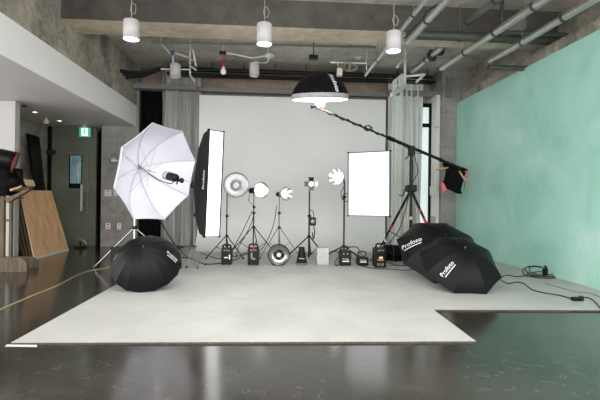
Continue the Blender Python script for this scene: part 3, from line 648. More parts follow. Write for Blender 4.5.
def umbrella(center, az_, el, roll, R, Hh, nr_, mat, label, name='umbrella', shaft=1.0, rib_m='chrome', logos=(), tipm='chrome', inner=None, deep=False, extra_shaft=0):
    c = Vector(center); a, e, g = axes(az_, el, roll)
    th = thing(name, label, 'umbrella', (c.x, c.y, max(0, c.z-R*math.cos(el))))
    amax = 2*math.atan(Hh/R)                          # spherical cap
    if deep: amax = 1.0
    def prof(s):
        if deep: return R*math.sin(s*amax)/math.sin(amax), Hh*(math.cos(s*amax)-math.cos(amax))/(1-math.cos(amax))
        Rs = R/math.sin(amax); return Rs*math.sin(s*amax), Hh*(math.cos(s*amax)-math.cos(amax))/(1-math.cos(amax))
    def pt(ang, s, off=0):                            # point of the fabric at rib angle / arc fraction
        k = ang/(2*PI/nr_); i = math.floor(k); t = k-i
        r_, h_ = prof(s)
        def rb(j): b = 2*PI*j/nr_; return e*math.cos(b)+g*math.sin(b)
        q = rb(i)*(1-t)+rb(i+1)*t
        sag = 4*t*(1-t)
        q = q*(r_*(1-(.02 if not deep else .004)*sag*s*s+off))
        return c+q+a*(h_*(1-(.02*sag*s if s < 1 else 0))+off*R)
    mb = MB(); ns = 12; sb = 6                        # panels sewn rib to rib, each smooth by itself
    for kk in range(nr_):
        for off in (0, -.006):
            v = [pt(2*PI*(kk+min(max(i/sb, 1e-6), 1-1e-6))/nr_, max(j/ns, .002), off) for j in range(ns+1) for i in range(sb+1)]
            f = [(j*(sb+1)+i, (j+1)*(sb+1)+i, (j+1)*(sb+1)+i+1, j*(sb+1)+i+1) for j in range(ns) for i in range(sb)]
            if off: f = [tuple(reversed(q)) for q in f]
            mb.slot(1 if (off and inner) else 0).add(v, f, True)
            if not off: e_o = v[-sb-1:]
        mb.slot(0).add(e_o+v[-sb-1:], [(i, sb+1+i, sb+2+i, i+1) for i in range(sb)])
    can = mb.build('canopy', [mat, inner or mat], th)
    for lg in logos: lettering(lg, mb, can)
    for (ang, s, size, rot, txt, lm) in ():
        vv, ff = text_geo(txt, size, size*.03 if size > .06 else 0)
        O = pt(ang, s, .004); tu = (pt(ang+.02, s, .004)-O).normalized(); ts = (pt(ang, s-.02, .004)-O).normalized()
        Lr = R*amax
        out = []
        for q in vv:
            x = q.x*math.cos(rot)-q.y*math.sin(rot); y = q.x*math.sin(rot)+q.y*math.cos(rot)
            s2 = min(.99, max(.02, s-y/Lr)); rr = max(.05, prof(s2)[0]); out.append(pt(ang+x/rr, s2, .006))
        MB().add(out, ff).build('logo', lm, can)
    for k in range(nr_):
        b = 2*PI*k/nr_; MB().tube([pt(b, max(.01, j/8), -.016) for j in range(9)]+[pt(b, 1, 0)], .0035, 5).build('rib', rib_m, th)
    hub = c+a*Hh
    mb = MB().tube([hub+a*.035, hub+a*.012, hub-a*.02], [.005, .012, .014], 10); mb.build('tip', tipm, th)
    hb = hub-a*(Hh*.55)
    for k in range(nr_):
        b = 2*PI*k/nr_; MB().tube([hb, pt(b, .45, -.02)], .0025, 4).build('stretcher', rib_m, th)
    MB().tube([hub, c-a*(shaft-Hh)], .006, 8).tube([hb-a*.03, hb+a*.03], .014, 8).build('shaft', rib_m, th)
    return th, c, a, e, g

# lettering: angle round the canopy, arc fraction, size, rotation
umbrella((2.787, 6.068, .358), -.055, .915, -.427, .597, .334, 8, 'umbrella_black', 'black eight panel umbrella on the white floor, front one of the right pair', shaft=.78,
         logos=[(441.5, 276, 452.8, 262, 'Profoto', 'logo_white', 1)])
umbrella((2.81, 6.859, .453), -.037, .875, -.38, .729, .371, 8, 'umbrella_black', 'larger black umbrella partly hidden behind the front one at right', shaft=.95,
         logos=[(402.3, 248.5, 421.5, 239, 'Profoto', 'logo_white', 1)])
umbrella((-1.773, 6.128, .358), .112, .778, -.437, .488, .372, 16, 'umbrella_black', 'deep black sixteen panel umbrella lying open at the left of the white floor', shaft=.9, deep=True,
         logos=[(167, 252, 177, 260.5, 'Profoto', 'logo_white', 1), (114.5, 259.5, 119, 252.5, 'Profoto', 'logo_white', 0)])
wu, wc, wa_, we, wg = umbrella((-1.741, 6.582, 1.672), 4.144, .206, -.341, .79, .464, 8, 'umbrella_white', 'large white umbrella opened toward the room on a chrome stand', shaft=1.15, rib_m='logo_grey', tipm='black_plastic')

# ------------------------------------------------------------------ stands
def stand(name, label, bx, by, zt, apex, rad, angs, zcol=(), pole_m='black_metal', leg_m='black_metal', r=.014, foot_lift=0, brace=True, base_z=T, polebot=None):
    th = thing(name, label, 'light stand', (bx, by, base_z))
    pb = base_z+(.12 if polebot is None else polebot)
    zs = [pb]+list(zcol)+[zt]
    for i in range(len(zs)-1):
        MB().tube([(bx, by, zs[i]), (bx, by, zs[i+1])], r*(1-.18*i), 10).build('pole', pole_m, th)
    for z in list(zcol)+[apex]:
        MB().tube([(bx, by, z-.03), (bx, by, z+.03)], r*1.9, 10).tube([(bx, by, z), (bx+.045, by-.02, z)], .012, 6).build('collar', 'black_plastic', th)
    for k, an in enumerate(angs):
        rr = rad[k] if isinstance(rad, (list, tuple)) else rad
        fx, fy = bx+rr*math.cos(an), by+rr*math.sin(an)
        zf = base_z if not isinstance(base_z, (list,)) else 0
        lg = MB().tube([(bx+.02*math.cos(an), by+.02*math.sin(an), apex), (fx, fy, zf+.02)], r*.75, 8).build('leg', leg_m, th)
        MB().tube([(fx-.03*math.cos(an), fy-.03*math.sin(an), zf+.035), (fx+.01*math.cos(an), fy+.01*math.sin(an), zf+.005)], r*1.1, 8).build('rubber_foot', 'black_plastic', lg)
        if brace:
            q = Vector((bx, by, pb+.02)); w_ = Vector((bx+rr*.5*math.cos(an), by+rr*.5*math.sin(an), (apex+zf)/2+.01)); MB().tube([q, w_], r*.45, 6).build('brace', leg_m, th)
    return th
R_ = math.radians
def reflector(th, c, d, R, L, neck, mats, n=28, glow=None, glow_r=None):
    M = frameM(c, d)
    MB().lathe([(neck, 0), (R*.72, L*.55), (R, L), (R+.006, L), (R*.74, L*.52), (neck+.008, -.004), (neck, 0)], M, n).build('reflector', mats, th)
    return M
def head(th, c, d, r=.055, L=.22, m='dark_plastic'):
    M = frameM(c, d)
    h = MB().lathe([(0, -L), (r*.85, -L), (r, -L+.02), (r, -.03), (r*1.05, -.02), (r*1.05, 0), (0, 0)], M, 18).build('lamp_head', m, th)
    mb = MB()
    for k in range(5): z = -L+.04+k*.03; mb.lathe([(r*1.04, z), (r*1.04, z+.012), (r*.98, z+.012)], M, 18)
    mb.build('cooling_fins', 'black_plastic', h)
    return M
def bulblight(c, energy, parent=None, col=(1, .97, .94), size=.03):
    l = bpy.data.lights.new('bulb_light', 'POINT'); l.energy = energy; l.shadow_soft_size = size; l.color = col
    lo = bpy.data.objects.new('bulb_light', l); C.objects.link(lo); lo.location = c
    if parent: lo.parent = parent; lo.location = Vector(c)-LOC[parent.name]
YS = 9.25
# --- stand A: broad silver reflector
px = 226.6; b = at(px, 236, YS); top = at(px, 192, YS)
th = stand('light_stand', 'black light stand holding the widest silver reflector, first right of the strip softbox', b.x, YS, top.z, b.z, .5, (R_(-38), R_(218), R_(90)), (at(px, 216, YS).z,))
th = thing('studio_lamp', 'wide round silver reflector lamp, first right of the strip softbox', 'studio lamp', at(232, 192, YS))
c = at(236.2, 185, YS-.12); d = Vector((.10, -1, .02)); R = .265
M = frameM(c+Vector((0, .0, 0)), d)
MB().lathe([(.075, -.16), (.12, -.13), (.185, -.07), (.235, -.02), (.262, .05), (.266, .05), (.24, -.03), (.19, -.08), (.12, -.145), (.075, -.17), (.075, -.16)], M, 40).build('reflector', 'silver', th)
MB().lathe([(0, -.10), (.06, -.1), (.075, -.13), (.075, -.165), (0, -.165)], M, 24).build('glass_dome', 'bulb_white', th)
MB().tube([M @ Vector((.264*math.cos(a), .264*math.sin(a), .05)) for a in [i*PI/20 for i in range(41)]], .006, 6).build('rim', 'dark_plastic', th)
head(th, M @ Vector((0, 0, -.17)), d)
MB().tube([at(px, 191, YS), M @ Vector((-.05, -.06, -.3))], .016, 8).build('bracket', 'black_plastic', th)
# --- stand B
px = 253.5; b = at(px, 227, YS); top = at(px, 192, YS)
stand('light_stand', 'black light stand with lowered collar holding the brightest cone lamp', b.x, YS, top.z, b.z, .62, (R_(-25), R_(205), R_(80)), (at(px, 213, YS).z, at(px, 207, YS).z))
th = thing('studio_lamp', 'blazing cone reflector lamp turned to the right, second of the stand lamps', 'studio lamp', at(px, 192, YS))
d = Vector((.62, -.78, .02)).normalized(); c = at(255.5, 190.5, YS); M = frameM(c, d)
MB().lathe([(.055, 0), (.11, .12), (.17, .24), (.178, .25), (.17, .255), (.105, .125), (.05, .005)], M, 30).build('reflector', 'silver', th)
MB().lathe([(0, .2), (.1, .195), (.155, .19)], M, 24).build('diffuser', 'bulb_glow', th)
head(th, c, d, .06, .2); MB().tube([at(px, 193, YS), c-d*.1], .018, 8).build('bracket', 'black_plastic', th)
bulblight(c+d*.32, 2.5, th)
MB().tube(smooth([c-d*.18, c-d*.2+Vector((-.02, 0, -.12)), at(249, 201, YS), at(253, 205, YS)]), .007, 5).build('power_cord', 'cable_black', th)
# --- stand C
px = 279; b = at(px, 227.5, YS); top = at(px, 196, YS)
stand('light_stand', 'grey light stand behind the round dish on the floor', b.x, YS, top.z, b.z, .5, (R_(-20), R_(215), R_(85)), (at(px, 213, YS).z,), pole_m='pipe_grey', leg_m='pipe_grey')
th = thing('studio_lamp', 'small faceted reflector lamp glowing at left side, third of the stand lamps', 'studio lamp', at(px, 194, YS))
d = Vector((.55, -.83, .04)).normalized(); c = at(281.5, 194, YS); M = frameM(c, d)
MB().lathe([(.045, 0), (.1, .05), (.145, .14), (.155, .2), (.15, .205), (.095, .06), (.04, .01)], M, 10, False).build('reflector', 'facet_silver', th)
MB().lathe([(0, .12), (.035, .1), (.045, .05), (.045, 0)], M, 16).build('bulb', 'bulb_soft', th); bulblight(c+d*.17, .35, th)
head(th, c, d, .05, .17); MB().tube([at(px, 197, YS), c-d*.1], .016, 8).build('bracket', 'black_plastic', th)
# --- stand D: fresnel spot with barn doors
px = 309; b = at(px, 236.5, YS); top = at(px-.3, 191, YS)
stand('light_stand', 'black light stand carrying the small barn door spotlight', b.x, YS, top.z, b.z, [.55, .45, .5], (R_(200), R_(-35), R_(80)), (at(px, 216, YS).z,), r=.02, polebot=.0)
c = at(311.3, 184, YS); th = thing('spotlight', 'small lit spotlight with four open barn doors on a black stand', 'spotlight', at(px, 191, YS)); d = Vector((-.15, -1, 0)).normalized(); M = frameM(c, d)
MB().rbox((-.06, -.065, -.18), (.06, .065, -.01), .015, M).build('housing', 'dark_plastic', th)
MB().lathe([(0, .012), (.03, .01), (.05, 0), (.05, -.02)], M, 20).build('lens', 'bulb_glow', th)
MB().lathe([(.05, -.02), (.062, -.02), (.062, .012), (.05, .012), (.05, -.02)], M, 20).build('lens_ring', 'black_plastic', th)
for k, (sx, sy) in enumerate(((0, 1), (1, 0), (0, -1), (-1, 0))):
    u_ = Vector((sx, sy, 0)); w_ = Vector((-sy, sx, 0)); L = .11
    q = [u_*.06+w_*.045, u_*.06-w_*.045, u_*(.06+L*.8)-w_*.065+Vector((0, 0, .05)), u_*(.06+L*.8)+w_*.065+Vector((0, 0, .05))]
    q2 = [p_+Vector((0, 0, -.004)) for p_ in q]; MB().add([M @ p_ for p_ in q+q2], [(0, 1, 2, 3), (7, 6, 5, 4), (0, 4, 5, 1), (1, 5, 6, 2), (2, 6, 7, 3), (3, 7, 4, 0)]).build('barn_door', 'dark_plastic' if k == 0 else 'facet_silver', th)
MB().tube([at(px, 190, YS), M @ Vector((0, -.06, -.09))], .014, 8).tube([M @ Vector((-.07, 0, -.09)), M @ Vector((.07, 0, -.09))], .01, 6).build('bracket', 'black_plastic', th)
bulblight(c+d*.25, .15, th)
p = at(312.3, 221, YS-.06); th = thing('hanging_transformer', 'small dark power unit with grey face strapped to the spotlight stand', 'power unit', p-Vector((0, 0, .15)))
MB().rbox((p.x-.06, p.y-.04, p.z-.1), (p.x+.08, p.y+.04, p.z+.08), .02).build('housing', 'black_plastic', th); MB().lathe([(0, 0), (.05, 0), (.045, .02), (0, .025)], frameM((p.x+.01, p.y-.04, p.z-.01), (0, -1, 0)), 14).build('dial', 'silver', th)
MB().tube(smooth([p+Vector((.03, 0, .07)), p+Vector((.02, -.02, .2)), p+Vector((-.05, 0, .24))]), .008, 5).tube(smooth([p+Vector((.03, 0, -.09)), p+Vector((.05, 0, -.25)), p+Vector((.03, 0, -.4)), p+Vector((.0, 0, -.25))]), .012, 5).build('strap', 'black_cloth', th)
# --- stand E: reflector facing left
px = 344.7; top = at(px-.2, 182, YS)
stand('light_stand', 'tall plain green grey light stand left of the square softbox', top.x, YS, top.z, .25+T, .42, (R_(-40), R_(165), R_(75)), (at(px, 197, YS).z,), pole_m='pipe_dark', leg_m='black_metal', r=.022, polebot=.05)
th = thing('studio_lamp', 'lit frosted cone lamp facing left beside the square softbox', 'studio lamp', at(px, 180, YS)); d = Vector((-.55, -.82, .10)).normalized(); c = at(340.2, 178.3, YS); M = frameM(c, d)
MB().lathe([(.05, 0), (.11, .06), (.165, .15), (.185, .22), (.19, .22), (.17, .145), (.115, .05), (.05, -.004)], M, 10, False).build('reflector', 'facet_silver', th)
MB().lathe([(0, .13), (.05, .1), (.06, .04), (.05, 0)], M, 18).build('bulb', 'bulb_soft', th); bulblight(c+d*.2, .45, th)
head(th, c, d, .05, .16); MB().tube([at(px, 182, YS), c-d*.1], .018, 8).build('bracket', 'black_plastic', th)
MB().tube(smooth([c-d*.15, at(344, 186, YS-.05), at(341, 193, YS-.05), at(343, 200, YS-.05), at(348, 201, YS-.05), at(347.5, 194, YS-.05), at(343.5, 195, YS-.05), at(343, 200, YS-.03)]), .009, 5).build('power_cord', 'cable_black', th)

# --- white umbrella's stand and head
fp = az(94, 268.5, 0); bx, by = at(134.5, 240, 7.45).x, 7.45
ap = at(133.5, 227.5, by).z
hz = wc.z
th = thing('light_stand', 'chrome tripod stand behind the deep black umbrella, carrying the white umbrella', 'light stand', (bx, by, 0))
MB().tube([(bx, by, .12), (bx, by, at(134, 200, by).z)], .016, 10).build('pole', 'chrome', th)
hubp = wc+wa_*.464; tp = Vector((bx, by, at(134, 200, by).z))
MB().tube([tp, (bx, by, hubp.z-.05)], .013, 10).build('pole', 'chrome', th)
MB().tube([(bx, by, ap-.03), (bx, by, ap+.03)], .045, 12).build('collar', 'black_plastic', th)
for (fx, fy, fz) in ((fp.x, fp.y, 0), (bx+.72, by+.3, T), (bx-.1, by+.75, 0)):
    dd = (Vector((fx, fy, fz+.02))-Vector((bx, by, ap))); lg = MB().tube([(bx, by, ap), Vector((bx, by, ap))+dd], .013, 8).build('leg', 'chrome', th)
    MB().tube([(fx, fy, fz+.07), (fx, fy, fz+.003)], [.022, .03], 10).build('caster', 'dark_plastic', lg)
    MB().tube([(bx, by, .15), Vector((bx, by, ap))+dd*.5], .006, 6).build('brace', 'chrome', th)
end = hubp-wa_*(1.15)
hp = wc-wa_*.19
th = thing('umbrella_flash', 'black and grey flash head fixed on the shaft inside the white umbrella', 'studio lamp', hp)
M = frameM(hp, wa_)
MB().lathe([(0, -.2), (.05, -.2), (.058, -.18), (.062, -.02), (.06, 0), (0, 0)], M, 20).build('housing', 'black_plastic', th)
mb = MB()
for k in range(4): mb.lathe([(.064, -.16+k*.03), (.064, -.145+k*.03), (.055, -.145+k*.03)], M, 18)
mb.build('cooling_fins', 'dark_plastic', th)
MB().lathe([(.062, -.03), (.066, -.03), (.066, .06), (.06, .06), (.06, -.03)], M, 20).build('collar', 'logo_grey', th)
MB().lathe([(0, .16), (.035, .15), (.055, .1), (.058, .0), (.055, 0)], M, 20).build('glass_dome', 'bulb_glow', th)
MB().tube([M @ Vector((0, 0, -.2)), M @ Vector((.02, -.02, -.27))], .02, 8).tube([M @ Vector((.0, -.0, -.24)), M @ Vector((.05, -.08, -.26))], .012, 8).lathe([(0, -.02), (.035, -.02), (.04, 0), (.035, .02), (0, .02)], M @ Matrix.Translation((.02, -.01, -.32)), 14).build('bracket', 'black_plastic', th)
l = bpy.data.lights.new('flash_light', 'SPOT'); l.energy = 2.5; l.spot_size = 2.6; l.spot_blend = .5; l.shadow_soft_size = .06; l.color = (1, .985, .99)
lo = bpy.data.objects.new('flash_light', l); C.objects.link(lo); lo.parent = th
lo.matrix_local = frameM(wa_*.19, -wa_)
MB().tube(smooth([M @ Vector((.03, -.03, -.2)), M @ Vector((-.03, -.11, -.05)), M @ Vector((0, -.09, .2)), hubp-wa_*.12+Vector((0, 0, .0)), hubp-wa_*.02+Vector((0, -.05, .05))]), .008, 6).build('power_cord', 'cable_black', th)

# ------------------------------------------------------------------ softboxes
def softbox(name, label, c4, depth, glow, edge, back_r=.09, logo=None, strength=0, louver=0):
    A, B, Cc, D = [Vector(p) for p in c4]            # top-left, top-right, bottom-right, bottom-left
    ctr = (A+B+Cc+D)/4; ex = ((B+Cc)/2-(A+D)/2); ez = ((A+B)/2-(D+Cc)/2); W, Hh = ex.length/2, ez.length/2
    ex.normalize(); ez = (ez-ex*ez.dot(ex)).normalized(); n_ = ex.cross(ez).normalized()   # points away from the viewer or towards?
    if n_.y > 0: n_ = -n_
    th = thing(name, label, 'softbox', ctr-ez*Hh)
    M = Matrix((ex, ez, n_)).transposed().to_4x4(); M.translation = ctr
    q = lambda x, y, z: M @ Vector((x, y, z))
    sh = MB(); rings = []
    for (fx, fy, z) in ((1, 1, 0), (1, 1, -.03), (.93, .95, -depth*.35), (.66, .7, -depth*.75), (back_r/W, back_r/Hh, -depth)):
        rings.append([q(-W*fx, -Hh*fy, z), q(W*fx, -Hh*fy, z), q(W*fx, Hh*fy, z), q(-W*fx, Hh*fy, z)])
    v = [p for r_ in rings for p in r_]; sh.add(v, [(i*4+k, (i+1)*4+k, (i+1)*4+(k+1) % 4, i*4+(k+1) % 4) for i in range(4) for k in range(4)]+[(16, 17, 18, 19)])
    shell = sh.build('shell', 'softbox_black', th)
    mb = MB(); t = .012
    for (x0, y0, x1, y1) in ((-W, -Hh, W, -Hh+t), (-W, Hh-t, W, Hh), (-W, -Hh, -W+t, Hh), (W-t, -Hh, W, Hh)): mb.box((x0, y0, -.012), (x1, y1, .03), M)
    for (x, y) in ((-W, -Hh), (W, -Hh), (W, Hh), (-W, Hh)): mb.box((x-.015, y-.015, -.03), (x+.015, y+.015, .012), M)
    mb.build('edge_lip', 'softbox_black', th)
    mb = MB(); nn = 10; vv = [q((-1+2*i/nn)*(W-t), (-1+2*j/nn)*(Hh-t), .004+.02*math.cos((-1+2*i/nn)*PI/2)*math.cos((-1+2*j/nn)*PI/2)) for j in range(nn+1) for i in range(nn+1)]
    mb.add(vv, [(j*(nn+1)+i, j*(nn+1)+i+1, (j+1)*(nn+1)+i+1, (j+1)*(nn+1)+i) for j in range(nn) for i in range(nn)], True); mb.build('diffuser', glow, th)
    Mb = frameM(q(0, 0, -depth), n_); MB().lathe([(0, -.02), (back_r*1.15, -.02), (back_r*1.2, .03), (back_r, .04)], Mb, 20).build('speed_ring', 'dark_plastic', th)
    head(th, q(0, 0, -depth-.02), n_, .06, .24)
    if logo:
        # lettering up the left flank
        d1 = (rings[1][3]-rings[1][0]).normalized(); mid = (rings[1][0]+rings[1][3])/2*.55+(rings[2][0]+rings[2][3])/2*.45
        dpt = ((rings[2][0]+rings[2][3])/2-(rings[1][0]+rings[1][3])/2).normalized(); nn_ = d1.cross(dpt).normalized()
        if nn_.dot(-ex) < 0: nn_ = -nn_
        Mt = Matrix((d1, nn_.cross(d1), nn_)).transposed().to_4x4(); Mt.translation = mid+nn_*.006+d1*.06
        text_on(MB(), 'Profoto', .105, Mt, .003).build('logo', 'logo_white', shell)
    return th, M, W, Hh
Yl = 7.25
th, M, W, Hh = softbox('strip_softbox', 'tall narrow glowing strip softbox with black side, left of the lamps', [at(206.8, 129.5, Yl), at(222, 131.5, Yl+.17), at(221, 236.8, Yl+.17), at(206.3, 236.5, Yl)], .6, 'soft_glow', 'softbox_black', logo=True)
bk = M @ Vector((0, 0, -.52))
px = 194.2; sx = at(px, 230, bk.y+.04).x
stand('light_stand', 'thin grey light stand behind the strip softbox', sx, bk.y+.06, bk.z-.06, at(px, 247, bk.y).z, .14, (R_(190), R_(70), R_(310)), (at(px, 215, bk.y).z,), pole_m='pipe_grey', leg_m='pipe_grey', polebot=.02, brace=False)
th, M, W, Hh = softbox('square_softbox', 'large near square glowing softbox right of the backdrop centre', [at(348.7, 153, 8.2), at(391.4, 150.3, 7.8), at(389, 216.8, 7.8), at(347.6, 215.4, 8.2)], .45, 'soft_glow_dim', 'softbox_black')
bk = M @ Vector((0, 0, -.6)); 
sx = at(384.6, 235, bk.y).x; stand('light_stand', 'pale light stand showing below the right part of the square softbox', sx, bk.y, bk.z+.02, .4+T, .3, (R_(20), R_(150), R_(80)), (), r=.011, pole_m='white_metal')
MB().tube([(bk.x, bk.y, bk.z), (sx, bk.y, bk.z)], .014, 8).build('side_arm', 'black_metal', th)

# ------------------------------------------------------------------ dome modifier on the boom
dc = at(320, 94.8, 7.4)
a_ = Vector((-.03, -.16, 1)).normalized(); M = frameM(dc, a_, (0, 1, 0))
th = thing('dome_softbox', 'round black dome softbox with pale rim hanging face down from the boom', 'softbox', dc-Vector((0, 0, .1)))
R = .505; Hd = .40; mb = MB(); n16 = 16
prof = [(R*math.sin(s*1.12)/math.sin(1.12), Hd*(math.cos(s*1.12)-math.cos(1.12))/(1-math.cos(1.12))) for s in [max(.01, i/12) for i in range(13)]]
def facet(prof, M, nr_=16, sub=4, sag=.02):
    v = []; f = []; m = len(prof)
    for i in range(nr_):
        b0 = 2*PI*i/nr_; b1 = 2*PI*(i+1)/nr_; o = len(v)
        for r_, z in prof:
            v += [M @ Vector((math.cos(b)*r_, math.sin(b)*r_, z)) for b in (b0, b1)]
        f += [(o+2*j, o+2*j+1, o+2*j+3, o+2*j+2) for j in range(m-1)]
    return v, f, True
can = MB().add(*facet(prof, M)).build('canopy', 'umbrella_black', th)
MB().add(*facet([(R, 0), (R*1.015, -.02), (R*1.0, -.085), (R*.985, -.085)], M)).build('rim_band', 'logo_grey', th, label='pale grey rim band')
MB().add(*facet([(R*.985, -.085), (R*.9, -.095), (R*.6, -.105), (R*.3, -.11), (.09, -.115)], M)).build('diffuser', 'dome_glow', th)
MB().lathe([(.09, -.115), (.085, -.2), (.06, -.22), (0, -.22)], M, 20).build('diffuser_sock', 'soft_glow', th)
vv, ff = text_geo('Profoto', .125, .004); out = []
for q in vv:                                           # reads down the panel at the right
    s_ = .72+q.x/(R*1.45); r_, z_ = R*math.sin(s_*1.12)/math.sin(1.12), Hd*(math.cos(s_*1.12)-math.cos(1.12))/(1-math.cos(1.12)); an = R_(-60)+q.y/max(.2, r_)
    k = an/(2*PI/16); i = math.floor(k); t = k-i; b0 = 2*PI*i/16; b1 = 2*PI*(i+1)/16
    out.append(M @ Vector(((math.cos(b0)*(1-t)+math.cos(b1)*t)*(r_+.006), (math.sin(b0)*(1-t)+math.sin(b1)*t)*(r_+.006), z_+.006)))
MB().add(out, ff).build('logo', 'logo_white', can)
for k in range(16):
    b0 = 2*PI*k/16; MB().tube([M @ Vector((math.cos(b0)*(r_+.002), math.sin(b0)*(r_+.002), z_+.002)) for r_, z_ in prof[1:]], .003, 4).build('rib', 'black_metal', th)
hd = at(319, 107.5, 7.4)
th = thing('boom_flash', 'small flash head with yellow tag under the round black dome', 'studio lamp', hd)
MB().lathe([(0, -.04), (.05, -.04), (.055, .0), (.05, .05), (0, .05)], Matrix.Translation(hd+Vector((0, 0, .0))), 18).build('housing', 'chrome', th)
MB().tube([hd+Vector((-.13, 0, -.0)), hd+Vector((-.02, 0, .03))], .018, 8).tube([hd+Vector((-.13, 0, -.02)), hd+Vector((-.13, 0, .03))], .02, 8).build('handle', 'black_plastic', th)
MB().box((hd.x+.02, hd.y-.06, hd.z-.06), (hd.x+.05, hd.y-.05, hd.z+.0)).build('tag', 'orange', th)
# boom
p0, p1 = at(320, 109, 7.4), at(466, 170.5, 9.1)
th = thing('lighting_boom', 'long black boom pole slanting from the dome down to the counterweight bag', 'boom', p1)
D = p1-p0; L = D.length; d = D.normalized()
MB().tube([p0, p0+D*.08], .02, 8).build('end_spigot', 'chrome', th)
MB().tube([p0+D*.06, p0+D*.46], .018, 10).build('inner_tube', 'black_metal', th)
MB().tube([p0+D*.42, p1], .032, 12).build('outer_tube', 'black_metal', th)
for t_a, t_b in ((.41, .45), (.97, 1.), (.78, .80)): MB().tube([p0+D*t_a, p0+D*t_b], .042, 12).build('clamp_ring', 'black_plastic', th)
mb = MB()
for k in range(60):
    pass
mb.tube([p0+D*(.02+.5*k/80)+Vector((0, .03*math.sin(k*.55), .03*math.cos(k*.55)+.002*math.sin(k))) for k in range(81)], .008, 5)
c = p0+D*.28
mb.tube([c+Vector((.06*math.cos(a)+.02*math.sin(a*2.3), .03*math.sin(a*1.7), .05*math.sin(a)+.02)) for a in [i*PI/8 for i in range(50)]], .008, 5)
mb.tube(smooth([p0+D*.5+Vector((0, -.03, -.03)), p0+D*.58+Vector((0, -.04, -.09)), p0+D*.66+Vector((0, -.04, -.02))]), .007, 5)
single(mb, 'boom_cable', 'cable_black', 'black cable wound round the long boom pole', 'cable')
# find where the boom crosses the stand
lo_, hi_ = 0., 1.
for _ in range(40):
    m__ = (lo_+hi_)/2
    if projx(p0+D*m__) < 411.5: lo_ = m__
    else: hi_ = m__
pv = p0+D*lo_; bx, by = pv.x, pv.y
apx = at(411, 189, by).z
th = thing('boom_stand', 'heavy black tripod stand with red leg marks holding the boom', 'stand', (bx, by, 0))
MB().tube([(bx, by, .35), (bx, by, pv.z-.12)], .028, 12).build('pole', 'black_metal', th)
MB().tube([(bx, by, apx), (bx, by, at(411, 160, by).z)], .036, 12).build('pole', 'black_metal', th)
MB().rbox((bx-.06, by-.06, pv.z-.16), (bx+.06, by+.06, pv.z-.02), .02).tube([(bx, by-.09, pv.z-.02), (bx, by+.09, pv.z-.02)], .05, 14).tube([(bx-.02, by, pv.z-.15), (bx-.14, by-.03, pv.z-.24)], .012, 6).build('boom_pivot', 'black_plastic', th)
MB().rbox((bx-.1, by-.1, apx-.06), (bx+.1, by+.1, apx+.08), .03).build('leg_hub', 'black_plastic', th)
MB().tube([(bx-.08, by-.08, apx), (bx-.16, by-.1, apx-.02), (bx-.2, by-.1, apx-.15), (bx-.28, by-.12, apx-.13)], .014, 8).build('crank_handle', 'black_metal', th)
MB().tube([(bx, by, at(409, 218, by).z-.03), (bx, by, at(409, 218, by).z+.03)], .045, 12).build('yellow_band', 'cable_yellow', th, label='yellow tape band')
for k, (fx, fy) in enumerate(((az(376, 257, 0).x, az(376, 257, 0).y), (bx+.50, by-.62), (bx+.3, by+.8))):
    P0 = Vector((bx, by, apx-.02)); P1 = Vector((fx, fy, T+.02)); lg = MB().tube([P0, P0+(P1-P0)*.55], .026, 10).tube([P0+(P1-P0)*.5, P1], .019, 10).build('leg', 'black_metal', th)
    MB().tube([P1-(P1-P0)*.02, P1+Vector((0, 0, -.015))], .028, 10).build('rubber_foot', 'black_plastic', lg)
    for t_a, t_b in ((.5 if k != 1 else .38, .56 if k != 1 else .44), (.26, .29)): MB().tube([P0+(P1-P0)*t_a, P0+(P1-P0)*t_b], .028, 10).build('red_ring', 'red', lg, label='red ring')
    MB().tube([(bx, by, .45), P0+(P1-P0)*.6], .01, 6).build('brace', 'black_metal', th)
mb = MB().tube(smooth([(bx+.02, by-.06, pv.z-.1), (bx+.1, by-.1, pv.z-.5), (bx-.02, by-.12, apx+.1), (bx-.25, by-.2, apx-.7), (bx-.5, by-.3, .5), (bx-.75, by-.35, .25), (bx-.6, by-.3, T+.01)]), .009, 6)
single(mb, 'stand_cable', 'cable_black', 'black cable hanging in a curve down the boom stand', 'cable')
# counterweight bag
c = at(452, 177, 8.95); th = thing('sandbag', 'black cloth counterweight bag hanging from the end of the boom', 'bag', c-Vector((0, 0, .35)))
bm_ = [(-.20, .28), (.0, .2), (.26, .10), (.27, .06), (.17, -.32), (.2, -.38), (.10, -.37), (-.12, -.27), (-.23, -.24), (-.21, -.16), (-.17, -.1), (-.13, .1)]
v = []; 
for y_, s_ in ((-.05, .93), (-.02, 1.), (.02, 1.), (.06, .93)): v += [(c.x+x*s_*1.05+.01, c.y+y_, c.z+.03+z*s_*1.05) for x, z in bm_]
nb = len(bm_); f = [tuple(range(nb)), tuple(range(4*nb-1, 3*nb-1, -1))]+[(i*nb+(k+1) % nb, i*nb+k, (i+1)*nb+k, (i+1)*nb+(k+1) % nb) for i in range(3) for k in range(nb)]
MB().add(v, f).build('pouch', 'black_cloth', th)
e0 = at(443.5, 164, 8.97); e1 = at(464, 171, 9.05)
MB().tube([e0+Vector((.0, -.05, .06)), e0+Vector((.0, -.06, -.06))], .035, 8).tube([e1+Vector((-.02, -.05, .04)), e1+Vector((-.02, -.05, -.1))], .03, 8).tube([e0, e1], .045, 8).build('strap', 'black_cloth', th)
MB().tube(smooth([c+Vector((.2, -.06, -.02)), c+Vector((.26, -.06, -.15)), c+Vector((.24, -.06, -.3))]), .006, 5).build('loose_cord', 'cable_black', th)
